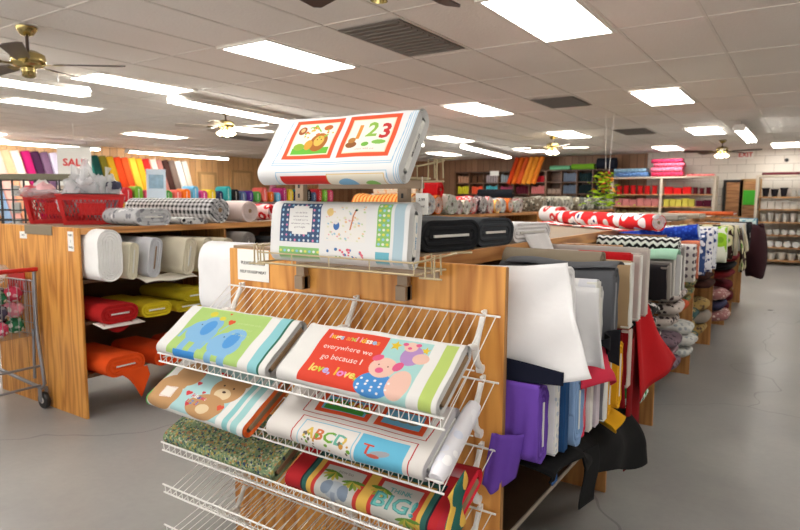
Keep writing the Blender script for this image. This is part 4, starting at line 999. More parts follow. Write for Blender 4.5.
# middle shelf bolts
GB2 = 'coloured bolts lying on the lower shelves of the left unit'
def bl(label, y, W, T, mat, z, xe=-3.82, flap=None, L=.55, endmat=None): return bolt(label, L, W, T, mat, (xe, y, z+.001), 0, False, 0, 0, 'board', GB2, endmat, flap)
bl('dark red bolt lying flat with white board, left end of its shelf', 2.35, .27, .125, F((176, 26, 26)), .645, flap=lambda t, m_: sheet(lambda u, v: (-.02+.03*v, -.12+.2*u, -.001-.06*v*(1-(2*u-1)**2)), 12, 6, m_, t, 'cloth_corner'))
bl('first yellow bolt, right of the dark red bolt', 2.63, .24, .10, F((214, 190, 34)), .645)
bl('second yellow bolt, lower one of the pair near the elephant print', 2.92, .26, .075, F((206, 184, 34)), .645)
bolt('third yellow bolt lying on the second one', .55, .28, .08, F((196, 178, 32)), (-3.78, 2.97, .723), 0, False, 0, 0, 'board', GB2)
bl('olive yellow bolt deeper in the shelf', 3.5, .28, .11, F((170, 156, 40)), .645)
bl('orange bolt lying flat with cloth corner hanging down, lowest shelf', 2.375, .29, .135, F((236, 84, 24)), .28, flap=lambda t, m_: sheet(lambda u, v: (.0+.03*v, -.10+.26*u+.10*v*(1-u), .03-.21*v*(1-abs(u-.55)*1.6)), 18, 12, m_, t, 'cloth_corner'))
bl('second orange bolt right of the first on the lowest shelf', 2.73, .27, .12, F((232, 78, 22)), .28)
bl('white board end of an orange bolt, lowest shelf', 3.08, .28, .10, F((216, 70, 20)), .28)
drape('white cloth scrap under the dark red bolt', lambda u, v: (-3.90+.13*u, 2.20+.30*v, .653-.02*u), F((224, 214, 210)))

# ================================================================ ROLLS ON TOP OF UNITS B
BT = 1.286
GBT = 'rolls lying on the left unit'
bolt('grey and white print bolt next to the red basket on the left unit', .6, .28, .12, F((196, 198, 202), 'floral', (130, 132, 140), (236, 236, 238), .8), (-3.95, 2.72, BT), math.radians(-4), False, 0, 0, 'board', GBT)
roll_('large black and white houndstooth roll with pale wound end on the left unit', 1.1, .10, F((236, 236, 236), 'check', (24, 24, 28), s=.5), (-3.96, 3.33, BT), math.radians(2), inner=F((180, 180, 184)), group=GBT)
bolt('black and white figured bolt lying in front of the houndstooth roll', .4, .2, .045, F((220, 220, 220), 'floral', (30, 30, 34)), (-3.9, 3.04, BT), math.radians(-12), False, 0, 0, 'none', GBT)
roll_('pinkish white roll with cardboard centre right of the houndstooth roll', .9, .09, F((226, 208, 204)), (-3.93, 3.62, BT), 0, group=GBT)
roll_('white roll with red edge behind the pinkish roll', .9, .075, F((232, 200, 200), 'poppy', (200, 30, 40), (240, 240, 240)), (-3.98, 3.95, BT), 0, group=GBT)
roll_('dark red and black roll just left of the white fabric bolt', .9, .075, F((120, 24, 40), 'floral', (24, 20, 24)), (-3.98, 4.38, BT), 0, group=GBT)
roll_('black roll behind the lower display bolt', .9, .08, F((30, 30, 34)), (-3.98, 4.65, BT), 0, group=GBT)


G3 = 'rolls on the middle distance unit, ends towards the aisle'
cols = [((240, 120, 50), 'stripe', (250, 206, 120)), ((226, 226, 222), 'floral', (90, 110, 150)), ((230, 120, 50), 'plain', (255, 255, 255)), ((214, 214, 206), 'floral', (110, 140, 100)),
        ((226, 210, 206), 'floral', (170, 60, 80)), ((232, 226, 214), 'floral', (120, 130, 80)), ((214, 60, 60), 'floral', (240, 230, 230)), ((60, 40, 50), 'floral', (210, 190, 190)), ((220, 190, 190), 'floral', (200, 60, 60))]
nm = ['orange striped', 'white and blue', 'bright orange', 'pale green flowered', 'pink flowered', 'cream and olive', 'red flowered', 'dark plum', 'pale pink']
y = 6.12
for i in range(14):
    c0, pt, c2 = cols[i % 9]; r_ = .135 if i in (0, 1, 3) else R_.choice((.10, .115, .125))
    y += r_+.004
    roll_('%s roll, %s along the middle distance unit' % (nm[i % 9], ['first', 'second', 'third', 'fourth', 'fifth', 'sixth', 'seventh', 'eighth', 'ninth', 'tenth', 'eleventh', 'twelfth', 'thirteenth', 'fourteenth'][i]), .9, r_, F(c0, pt, c2, s=.8), (-3.93+R_.uniform(-.03, .03), y, BT), R_.uniform(-.06, .06), group=G3, inner=F((228, 226, 222)), core=F((120, 104, 96)), sag=.10)
    y += r_+.01
    if y > 9.9: break
G4 = 'grey flowered rolls on the far unit'
y = 10.5; i = 0
while y < 14.9:
    r_ = R_.uniform(.11, .14); y += r_+.005
    c0 = R_.choice([(120, 124, 112), (150, 148, 134), (98, 104, 98), (170, 166, 150), (130, 120, 104)])
    roll_('grey floral roll in the long row on the far unit, the %s from the left' % ['first', 'second', 'third', 'fourth', 'fifth', 'sixth', 'seventh', 'eighth', 'ninth', 'tenth', 'eleventh', 'twelfth', 'thirteenth', 'fourteenth', 'fifteenth', 'sixteenth', 'seventeenth', 'eighteenth', 'nineteenth', 'twentieth', 'twenty-first', 'twenty-second', 'twenty-third'][i], .85, r_, F(c0, 'floral', (206, 204, 190), (60, 64, 60), .8), (-3.93+R_.uniform(-.06, .06), y, BT), R_.uniform(-.05, .05), group=G4, inner=F((196, 194, 184)), core=F((60, 62, 56)), sag=.12); y += r_+.005; i += 1
# second layer bundles behind on the middle unit
for i, (lb, x, y, mt, r_) in enumerate((('white and peach roll on the second layer above the orange striped roll', -4.25, 6.35, F((240, 226, 206), 'floral', (236, 180, 130)), .09), ('bright red roll on the second layer behind the orange one', -4.3, 6.95, F((214, 26, 32)), .1),
        ('black cloth bundle lying on the far end of the middle distance unit', -4.35, 9.4, F((24, 28, 36)), .075))):
    roll_(lb, .6, r_, mt, (x+.3, y, BT+.225), math.radians(4), group='rolls of the second layer')

# ================================================================ RED BASKETS, PLASTIC BAGS
k = NT('clear_plastic_bag'); k.b.inputs['Base Color'].default_value = (*lin((232, 234, 238)), 1); k.b.inputs['Roughness'].default_value = .18
k.b.inputs['Transmission Weight'].default_value = .0; k.b.inputs['Alpha'].default_value = .38
nz = k.n('ShaderNodeTexNoise'); nz.inputs['Scale'].default_value = 22; nz.inputs['Detail'].default_value = 4; k.l(k.coord(), nz.inputs[0]); k.bump(nz.outputs[0], .9, .03); M_bag = k.m
def blob(r, sx, sy, sz, seed, amp=.22, n=18, fr=2.2):
    m = MB()
    def P(u, v):
        a = u*2*math.pi; b = math.pi*v; d = Vector((math.cos(a)*math.sin(b), math.sin(a)*math.sin(b), math.cos(b)))
        f = 1+amp*noise.noise(d*fr+Vector((seed, seed*2, 0)))+amp*.4*abs(noise.noise(d*fr*3+Vector((seed, 0, 5))))
        return Vector((d.x*sx, d.y*sy, d.z*sz+sz))*r*f
    m.grid(lambda u, v: P(1-u, v), n+8, n); return m
def basket(label, loc, rz):
    t = thing('shopping_basket', label, 'basket', loc, (0, 0, rz), 'red hand baskets on the left unit')
    L, W, H, tp = .46, .30, .22, .82     # rim size, taper towards the base
    def P(sx, sy, z): f = tp+(1-tp)*z/H; return Vector((sx*L/2*f, sy*W/2*f, z))
    m = MB()
    def bar(a, b, r_=.004): m.tube([a, b], r_, 4)
    # corners and ends are solid, long sides have a lattice with a solid plate in the middle
    def wall(c0, c1, u0, u1, z0, z1):
        a = lambda u, z: P(*c0, z).lerp(P(*c1, z), u)
        q = [a(u0, z0), a(u1, z0), a(u1, z1), a(u0, z1)]; nrm = (q[1]-q[0]).cross(q[3]-q[0]).normalized()*.004
        m.add(q+[p-nrm for p in q], [(0, 1, 2, 3), (7, 6, 5, 4), (0, 4, 5, 1), (1, 5, 6, 2), (2, 6, 7, 3), (3, 7, 4, 0)])
    C = [(-1, -1), (1, -1), (1, 1), (-1, 1)]
    for i in range(4):
        c0, c1 = C[i], C[(i+1) % 4]
        if i % 2 == 0:
            wall(c0, c1, 0, .06, 0, H); wall(c0, c1, .94, 1, 0, H); wall(c0, c1, .06, .94, 0, .03); wall(c0, c1, .06, .94, H-.035, H); wall(c0, c1, .30, .72, .07, H-.06)
            a = lambda u, z: P(*c0, z).lerp(P(*c1, z), u)
            for j in range(15):
                u = .07+j*.86/14
                if True:
                    bar(a(u, .03), a(min(u+.12, .94), H-.035), .003); bar(a(u, .03), a(max(u-.12, .06), H-.035), .003)
        else:
            wall(c0, c1, 0, 1, 0, H)
    m.box(-L/2*tp, L/2*tp, -W/2*tp, W/2*tp, 0, .005)
    m.build('basket_body', M_red, t)
    m = MB(); rim = [P(*c, H) for c in C]
    m.tube([p*1.02+Vector((0, 0, -H*.02)) for p in rim], .008, 6, closed=True); m.build('rim', M_red, t, smooth=True)
    for s_ in (-1, 1): MB().tube([(-L/2+.03, s_*W/2, H), (-L/2+.06, s_*(W/2+.015), H+.01), (L/2-.06, s_*(W/2+.015), H+.01), (L/2-.03, s_*W/2, H)], .004, 6).build('handle', M_black, t, smooth=True)
    return t
rzB = math.radians(60)
basket('red slotted shopping basket full of plastic bags, right one of the pair', (-4.58, 2.62, 1.281), rzB)
basket('red shopping basket behind and left of the slotted one', (-4.95, 2.56, 1.281), rzB)
def bag(label, loc, sc_, seed, inner, knot=True):
    t = thing('plastic_bag', label, 'plastic bag', loc, (0, 0, seed), 'clear plastic bags in the red baskets')
    m = blob(.1, sc_[0], sc_[1], sc_[2], seed, .35)
    if knot: m.tube([(0, 0, .19*sc_[2]), (.005, .01, .19*sc_[2]+.05), (.012, 0, .19*sc_[2]+.10)], [.028, .010, .026], 8)
    m.build('clear_film', M_bag, t, smooth=True)
    for i, cc in enumerate(inner):
        a = i*2.4; blob(.055, 1.1, 1, .8, seed+i, .3, 12).build('wrapped_cloth', fabric(cc), t, smooth=True, loc=(.04*math.cos(a)*sc_[0], .04*math.sin(a)*sc_[1], (.02+.05*(i % 3))*sc_[2]))
    return t
dB = Vector((math.cos(rzB), math.sin(rzB), 0)); bc = Vector((-4.58, 2.62, 1.288))
bag('large clear bag with red and grey contents, peaked, middle of the right basket', bc+dB*-.04+Vector((0, 0, .06)), (1.3, 1.0, 1.7), 1, [(190, 40, 50), (90, 92, 110), (200, 200, 204), (110, 80, 90)])
bag('clear knotted bag with grey and navy contents at the right end of the basket', bc+dB*.12+Vector((0, 0, .06)), (1.0, 1.0, 1.4), 2, [(90, 96, 120), (170, 172, 180), (60, 60, 80)])
bag('clear crumpled bag leaning at the left end of the right basket', bc+dB*-.15+Vector((0, 0, .05)), (.7, .8, 1.0), 3, [(206, 206, 210), (180, 90, 100)], False)
bag('flat clear bag with pink printed contents lying over the left basket', Vector((-4.92, 2.42, 1.47)), (1.5, 1.3, .4), 4, [(206, 90, 100), (230, 180, 184), (220, 216, 216)], False)

# ================================================================ SHOPPING CART
def cart():
    t = thing('shopping_cart', 'grey wire shopping cart with red handle standing against the left plywood panel', 'shopping cart', (-4.93, 1.88, 0), (0, 0, math.radians(2)))
    M_g = plain('grey_cart_steel', (150, 152, 158), .35, .6)
    hx = .5; W = .24
    fr = MB()
    for s_ in (-1, 1):
        y = s_*(W-.02)
        fr.tube([(hx-.02, y, .97), (hx-.03, y, .60), (hx-.02, y, .50), (hx+.02, y*1.0, .28), (hx+.035, y, .18), (hx+.0, y, .14), (.0, y*.9, .20), (-.5, y*.7, .24)], .013, 10)
        fr.tube([(hx-.07, y, .56), (hx-.09, y, .20)], .011, 8)
    fr.tube([(hx-.02, -W+.02, .3), (hx-.02, W-.02, .3)], .009, 8); fr.tube([(hx-.02, -W+.02, .16), (hx-.02, W-.02, .16)], .009, 8)
    fr.build('cart_frame', M_g, t, smooth=True)
    b = MB()
    def Q(x, s_, z): return (x, s_*(W-.01)*(1-.12*(hx-x)), z)
    for s_ in (-1, 1):
        for i in range(26): x = hx-.04-i*.035; b.tube([Q(x, s_, .52+.0*x), Q(x, s_, .90)], .0022, 5)
        for z in (.52, .60, .72, .82, .90): b.tube([Q(hx-.03, s_, z), Q(-.42, s_, z)], .003 if z != .9 else .006, 6)
    for i in range(26): x = hx-.04-i*.035; b.tube([Q(x, -1, .52), Q(x, 1, .52)], .0022, 5)
    for y in range(9): yy = -W+.03+y*(2*W-.06)/8; b.tube([(hx-.03, yy, .52), (hx-.03, yy, .90)], .0022, 5); b.tube([(-.42, yy*.85, .52), (-.42, yy*.85, .90)], .0022, 5)
    b.build('wire_basket', M_chrome, t, smooth=True)
    MB().tube([(hx-.02, -W+.0, .985), (hx-.02, W, .985)], .016, 12).build('handle', M_red, t, smooth=True)
    MB().tube([(hx-.02, -W+.01, .985), (-.3, -W+.03, .975)], .014, 10).build('side_bumper', M_red, t, smooth=True)
    MB().box(.10, .33, W-.012, W-.004, .80, .955).build('red_panel', M_red, t, bevel=.006)
    MB().tube([(.22, W-.018, .80), (.26, W-.018, .74), (.30, W-.018, .80)], .005, 6).build('buckle', M_red, t, smooth=True)
    for x, y in ((hx+.0, -W+.02), (hx+.0, W-.02), (-.46, -.15), (-.46, .15)):
        w_ = MB().lathe([(.02, -.016), (.055, -.016), (.06, -.008), (.06, .008), (.055, .016), (.02, .016)], 24, Matrix.Translation((x+.02, y, .06)) @ Matrix.Rotation(math.pi/2, 4, 'X')).build('wheel', M_black, t, smooth=True)
        MB().box(x-.012, x+.03, y-.024, y-.019, .05, .15).box(x-.012, x+.03, y+.019, y+.024, .05, .15).box(x-.012, x+.03, y-.024, y+.024, .145, .155).build('fork', M_g, w_)
        MB().lathe([(.02, -.02), (.02, .02)], 14, Matrix.Translation((x+.02, y, .06)) @ Matrix.Rotation(math.pi/2, 4, 'X')).build('hub', M_fix, w_)
cart()
cc_ = [((214, 80, 120), 'pink'), ((60, 140, 100), 'green'), ((90, 50, 70), 'plum'), ((220, 216, 210), 'off-white'), ((40, 110, 80), 'dark green'), ((200, 60, 90), 'rose red'), ((70, 66, 90), 'slate'), ((230, 150, 170), 'light pink')]
for i, (cc, nm_) in enumerate(cc_*2):
    x = -4.93+.40-(i % 6)*.085; z = .53+(i//6)*.11; y = 1.88+.02+.07*((i*5) % 3)
    o = blob(.058, 1.1, 1, .9, i*1.3, .25, 12).build('wrapped_bundle', fabric(cc, 'floral', (225, 225, 225)), None, smooth=True, loc=(x, y, z))
    tag(o, '%s wrapped bundle in the shopping cart, %s layer, %s place from the handle' % (nm_, ['bottom', 'second', 'third'][i//6], ['first', 'second', 'third', 'fourth', 'fifth', 'sixth'][i % 6]), 'bundle', 'wrapped bundles in the shopping cart')
o = blob(.13, 1.6, 1.2, .55, 9, .35).build('plastic_bag', M_bag, None, smooth=True, loc=(-4.75, 1.88, .86)); tag(o, 'clear crumpled plastic bag on top of the shopping cart', 'plastic bag')

# ================================================================ LEFT WALL: leaning bolts on a ledge
LEDZ = .9
t = thing('wall_ledge', 'long wooden ledge along the left wall carrying the leaning bolts', 'ledge', (XL+.01, 4.0, 0))
MB().box(0, .62, 0, 7.8, LEDZ-.03, LEDZ).build('ledge_board', M_plyy, t); MB().box(.05, .58, .02, 7.78, 0, LEDZ-.03).build('ledge_body', M_plyd, t)
WB = [('light blue', (150, 186, 226)), ('pale pink', (242, 186, 176)), ('peach', (236, 176, 140)), ('ivory', (236, 226, 214)), ('magenta', (176, 22, 100)), ('dark plum', (64, 28, 62)), ('mauve', (112, 84, 112)), ('lavender grey', (190, 184, 206)),
      ('periwinkle', (120, 116, 206)), ('violet blue', (136, 130, 214)), ('cream', (232, 226, 214)), ('teal', (40, 128, 116)), ('bottle green', (20, 70, 62)), ('olive', (120, 110, 30)), ('mustard', (200, 156, 30)), ('vermilion', (226, 72, 24)), ('red orange', (232, 92, 40)),
      ('lemon', (246, 206, 70)), ('golden', (244, 180, 40)), ('scarlet', (206, 44, 40)), ('blush white', (240, 214, 204)), ('dusty rose', (190, 130, 120)), ('chocolate', (74, 46, 40)), ('warm grey', (130, 112, 104)), ('pure white', (240, 240, 238)), ('off-white', (226, 220, 210))]
for i, (nm_, cc) in enumerate(WB):
    y = 6.42+i*.2
    t = thing('tall_fabric_bolt', '%s bolt of cloth leaning upright against the left wall' % nm_, 'fabric bolt', (XL+.30, y, LEDZ+.03), (math.radians(R_.uniform(10.5, 11.5)), math.radians(-7), 0), 'tall bolts leaning along the left wall')
    m = MB()
    sec = stad(.19, .09, 8); vs = []; nz_ = 9
    for q_ in range(nz_+1):
        z = 1.62*q_/nz_
        for j, (a, b) in enumerate(sec):
            f = 1+.08*noise.noise(Vector((a*14, b*14+i, z*1.3)))+(.03 if j % 3 == 0 else 0)
            vs.append((b*f, a*f, z))
    n = len(sec); m.add(vs, [(q_*n+j, q_*n+(j+1) % n, (q_+1)*n+(j+1) % n, (q_+1)*n+j) for q_ in range(nz_) for j in range(n)]+[tuple(range(n))[::-1], tuple(nz_*n+j for j in range(n))])
    m.build('fabric_wrap', fabric(cc), t, smooth=True)
    MB().box(-.008, .008, -.05, .05, 1.60, 1.635).build('bolt_board', M_card, t)
# sale poster on a string, second pale poster
t = thing('sale_poster', 'white hanging poster with red SALE lettering', 'poster', (-10.6, 5.80, 1.45), (0, 0, math.radians(60)))
MB().box(-.26, .26, -.003, .003, 0, .90).build('poster_board', M_paper, t); text_obj('SALE', .17, plain('sale_red_ink', (222, 30, 36), .5), (0, -.006, .63), (math.pi/2, 0, 0), t, bold=True)
MB().tube([(0, 0, .9), (0, 0, CEIL-1.46)], .004, 6).build('string', M_paper, t)
t = thing('pale_poster', 'pale blue and white poster right of the sale poster', 'poster', (-10.2, 7.1, 1.3), (0, 0, math.radians(60)))
MB().box(-.17, .17, -.003, .003, 0, .72).build('poster_board', plain('pale_blue_paper', (206, 222, 236), .6), t)
MB().box(-.13, .13, -.005, -.003, .36, .62).build('printed_picture', plain('poster_picture_tint', (160, 196, 220), .6, var=.3), t)
MB().tube([(0, 0, .72), (0, 0, CEIL-1.31)], .003, 5).build('string', M_paper, t)
for y, lb in ((12.55, 'small white notice between the two tan doors on the left wall'), (10.95, 'larger white notice left of the first tan door')):
    tag(MB().box(XL+.001, XL+.006, y-.13, y+.13, 1.42, 1.72).build('paper_notice', M_paper), lb, 'notice')
# table of small coloured bolts in front of them
t = thing('cloth_table', 'long table of small coloured bolts towards the left wall', 'table', (-11.4, 6.6, 0))
MB().box(0, 1.0, 0, 6.4, 1.38, 1.41).build('table_top', M_hard, t)
for i in range(8): MB().box(.04+(i % 2)*.86, .10+(i % 2)*.86, .05+(i//2)*2.08, .11+(i//2)*2.08, 0, 1.38).build('leg', M_plyd, t)
CC = [('red', (214, 50, 60)), ('violet', (90, 50, 150)), ('orange', (240, 120, 30)), ('yellow', (236, 206, 50)), ('black', (30, 30, 34)), ('lime green', (140, 204, 70)), ('green', (90, 170, 80)), ('sky blue', (110, 180, 220)), ('navy', (40, 50, 90)), ('denim', (90, 110, 150)), ('hot pink', (230, 80, 120)), ('coral', (240, 110, 100)), ('fuchsia', (200, 60, 130)), ('turquoise', (60, 170, 170))]
for i in range(28):
    nm_, cc = CC[(i*5+i//14) % 14]; y = 6.75+i*.215; h = R_.uniform(.22, .34)
    t = thing('small_fabric_bolt', '%s small bolt standing on the long table, %s half of the row' % (nm_, 'left' if i < 14 else 'right'), 'fabric bolt', (-10.55, y, 1.411), (0, 0, R_.uniform(-.2, .2)), 'small coloured bolts on the table')
    wrap_mesh(.34, h, .15, True, 2, seed=i+90).build('fabric_wrap', fabric(cc), t, smooth=True)
    MB().box(-.03, .003, -.006, .006, .05, h-.05).build('bolt_board', M_label, t)
t = thing('pink_cloth_cone', 'pink cloth draped to a point before the left wall doors', 'cloth', (-11.0, 10.9, 1.411))
MB().lathe([(.2, 0), (.17, .1), (.1, .3), (.03, .55), (.0, .6)], 14).build('draped_cloth', fabric((206, 130, 150)), t, smooth=True)
# black grid rack at the far left
t = thing('black_wire_rack', 'black wire grid rack with small pale packets behind the baskets', 'wire rack', (-6.9, 3.0, 0), (0, 0, math.radians(30)))
m = MB()
for lv, y in ((0, 0), (1, .35)):
    for i in range(13): m.box(-.75+i*.125-.006, -.75+i*.125+.006, y-.006, y+.006, .3, 1.66)
    for i in range(14): m.box(-.75, .75, y-.006, y+.006, .3+i*.105-.006, .3+i*.105+.006)
m.build('wire_grid', M_black, t)
MB().box(-.80, .80, -.02, .37, 1.66, 1.72).build('top_board', plain('olive_grey_board', (96, 92, 72), .6), t, bevel=.004)
for i in (-1, 1): MB().box(i*.77-.025, i*.77+.025, 0, .35, 0, 1.66).build('side_post', M_black, t)
ORD_ = ['first', 'second', 'third', 'fourth', 'fifth', 'sixth']
for i in range(6):
    for j in range(6):
        x = -.69+i*.25+.06; z = .62+j*.175; v_ = Matrix.Rotation(math.radians(30), 3, 'Z') @ Vector((x, .05, 0))
        o = MB().box(-.045, .045, -.015, .015, 0, .11).build('small_packet', plain('packet_card_%d' % (i % 3), [(206, 206, 200), (176, 186, 170), (214, 196, 180)][i % 3], .6), None, bevel=.003, loc=(-6.9+v_.x, 3.0+v_.y, z), rot=(0, 0, math.radians(30)))
        tag(o, 'small pale packet, %s row and %s column of the black wire rack' % (ORD_[j], ORD_[i]), 'packet', 'pale packets in the black wire rack')

# ================================================================ FAR WALL SHELVES
def cubby(x0, x1, y, nx, zs, label, mat, side=.03, depth=.4):
    t = thing('shelving_unit', label, 'shelving', (x0, y, 0))
    L = x1-x0
    for i in range(nx+1): MB().box(i*L/nx-side/2, i*L/nx+side/2, 0, depth, 0, zs[0]).build('upright', mat, t)
    for z in zs: MB().box(side/2, L-side/2, .005, depth, z-.025, z).build('shelf_board', mat if mat is M_cub else M_wshelf, t)
    MB().box(0, L, depth, depth+.01, 0, zs[0]).build('back_board', mat if mat is M_cub else M_cream, t)
    return t
YS = 16.85
ZS = [2.33, 2.0, 1.67, 1.34, 1.0, .6, .2]
cubby(-9.18, -6.3, YS, 6, ZS, 'dark wooden cubby shelves along the panelled back wall, left part', M_cub)
cubby(-6.27, -4.52, YS, 4, ZS, 'dark wooden cubby shelves along the panelled back wall, right part', M_cub)
ORD = ['first', 'second', 'third', 'fourth', 'fifth', 'sixth', 'seventh', 'eighth', 'ninth']
def filler(x0, x1, y, z, kind, cc, n, h, where, nmc, pat='plain'):
    """row of n little goods between x0 and x1; copies of the first"""
    first = None; w_ = (x1-x0)/n
    words = {'pack': ('craft_packet', 'packet'), 'spool': ('ribbon_spool', 'spool'), 'pot': ('small_pot', 'pot'), 'rolls': ('paper_roll', 'roll'), 'box': ('small_box', 'box')}[kind]
    for i in range(n):
        hh = h; x = x0+w_*(i+.5)
        if first is None:
            m = MB()
            if kind == 'pack': m.box(-w_*.34, w_*.34, -.05, .05, 0, hh).box(-w_*.2, w_*.2, -.012, .012, hh, hh*1.08)
            elif kind == 'box': m.box(-w_*.44, w_*.44, -.08, .08, 0, hh).box(-w_*.46, w_*.46, -.085, .085, hh*.8, hh*1.02)
            elif kind == 'pot': m.lathe([(w_*.3, 0), (w_*.40, hh*.85), (w_*.44, hh*.86), (w_*.44, hh), (w_*.34, hh)], 14)
            elif kind == 'spool': m.lathe([(w_*.42, 0), (w_*.42, hh*.06), (w_*.36, hh*.08), (w_*.36, hh*.92), (w_*.42, hh*.94), (w_*.42, hh)], 14)
            else: m.lathe([(w_*.10, -.14), (w_*.42, -.14), (w_*.42, .14), (w_*.10, .14)], 14, Matrix.Translation((0, 0, w_*.42)) @ Matrix.Rotation(math.pi/2, 4, 'X'))
            first = m.build(words[0], fabric(cc, pat, tuple(min(255, v+90) for v in cc)), None, smooth=kind in ('pot', 'spool', 'rolls'), loc=(x, y, z), bevel=.003 if kind in ('pack', 'box') else 0)
            tag(first, '%s %s, first from left, %s' % (nmc, words[1], where), words[1], '%s %s %s' % (nmc, {'box': 'boxes'}.get(words[1], words[1]+'s'), where)); o = first
        else:
            o = first.copy(); COL.objects.link(o); o.location = (x, y, z); o['label'] = '%s %s, %s from left, %s' % (nmc, words[1], ORD[i], where)
        o.scale = (1, 1, R_.uniform(.85, 1.05) if kind != 'rolls' else 1)
cw = (9.18-6.3)/6
rows = [  # (column, row) -> colour
 (0, 0, 'pack', (196, 150, 120), 4, 'tan'), (1, 0, 'pack', (90, 60, 40), 2, 'brown'), (2, 0, 'pack', (170, 156, 160), 5, 'grey'), (3, 0, 'pack', (160, 170, 180), 5, 'blue grey'), (4, 0, 'box', (150, 16, 30), 3, 'deep red'), (5, 0, 'box', (170, 20, 34), 3, 'crimson'),
 (0, 1, 'pack', (214, 208, 50), 5, 'lime yellow'), (1, 1, 'pack', (232, 92, 60), 5, 'orange red'), (2, 1, 'pack', (90, 190, 206), 5, 'aqua'), (3, 1, 'pack', (180, 80, 110), 6, 'raspberry'), (4, 1, 'pack', (90, 20, 40), 5, 'maroon'), (5, 1, 'pack', (210, 120, 120), 6, 'salmon'),
 (0, 2, 'pack', (206, 196, 120), 5, 'straw'), (1, 2, 'pack', (190, 150, 110), 4, 'sand'), (2, 2, 'pack', (50, 110, 180), 4, 'blue'), (3, 2, 'box', (30, 34, 46), 3, 'black'), (4, 2, 'pack', (60, 30, 40), 4, 'dark wine'), (5, 2, 'pack', (190, 90, 100), 6, 'rose')]
for ci, ri, kd, cc, n, nmc in rows:
    x0 = -9.18+ci*cw; zsh = ZS[ri+1]+.001
    col_ = ['first', 'second', 'third', 'fourth', 'fifth', 'sixth'][ci]; rw_ = ['top', 'second', 'third'][ri]
    filler(x0+.04, x0+cw-.04, YS+.14, zsh, kd, cc, n, .22 if kd == 'pack' else .17, 'left dark shelves, %s row, %s cubby' % (rw_, col_), nmc)
cw2 = (6.27-4.52)/4
for ci, ri, kd, cc, n, nmc in [(0, 1, 'box', (150, 130, 116), 3, 'beige'), (1, 0, 'pack', (120, 136, 160), 7, 'silver blue'), (1, 1, 'pack', (110, 124, 146), 7, 'steel blue'), (2, 0, 'pack', (24, 50, 54), 7, 'dark teal'), (2, 1, 'pack', (20, 40, 46), 7, 'black teal'), (3, 0, 'pack', (30, 40, 40), 6, 'near black'), (3, 1, 'pack', (40, 50, 60), 6, 'charcoal'), (1, 2, 'pack', (100, 110, 126), 6, 'grey blue'), (2, 2, 'pack', (60, 70, 70), 6, 'slate')]:
    x0 = -6.27+ci*cw2; filler(x0+.03, x0+cw2-.03, YS+.14, ZS[ri+1]+.001, kd, cc, n, .24 if kd == 'pack' else .14, 'right dark shelves, %s row, %s cubby' % (['top', 'second', 'third'][ri], ['first', 'second', 'third', 'last'][ci]), nmc)
# on top of the cubbies
for lb, x0, x1, cc, h in (('mint green long bolt lying on top of the right cubby shelves', -6.2, -5.62, (110, 180, 140), .12), ('bright lime green long bolt on top of the right cubby shelves', -5.58, -4.95, (130, 190, 50), .15), ('dark navy bolt on top of the shelves beside the lime green one', -4.9, -4.4, (30, 34, 50), .30)):
    bolt(lb, x1-x0, .3, h, F(cc), (x1, YS+.2, 2.331), 0, False, 0, 0, 'board')
for i, (nm_, cc) in enumerate((('dark orange', (206, 70, 26)), ('orange', (226, 110, 30)), ('burnt orange', (214, 90, 40)), ('light orange', (236, 150, 50)), ('golden orange', (228, 150, 46)), ('tangerine', (230, 130, 40)))):
    t = thing('tall_fabric_bolt', '%s bolt leaning on the wall above the cubby shelves' % nm_, 'fabric bolt', (-7.32+i*.15, YS+.15, 2.0), (math.radians(-6), math.radians(17), 0), 'orange bolts leaning above the shelves'); t.location.z = 1.98
    t.location = (-7.38+i*.15, YS-.06, 1.95)
    wrap_mesh(.8, .13, .13, True, 1, seed=i+200).build('fabric_wrap', fabric(cc), t, smooth=True, loc=(0, 0, .0), rot=(0, -math.pi/2, 0)).location = (.065, 0, .8)
    bpy.data.objects[t.name].children[0].rotation_euler = (0, -math.pi/2, 0)
    MB().box(-.04, .04, -.01, .01, .79, .81).build('bolt_board', M_card, t)
tag(MB().tube([(-9.7, YB-.12, 0.4), (-10.35, YB-.06, 2.7)], .022, 8).build('leaning_pole', plain('pale_pole_wood', (190, 160, 136), .6), smooth=True), 'long pale pole leaning on the panelled back wall', 'pole')
tag(MB().box(-8.0, -7.72, YS-.004, YS-.0005, 2.2, 2.34).build('paper_notice', M_paper), 'small white label on top of the cubby shelves', 'notice')
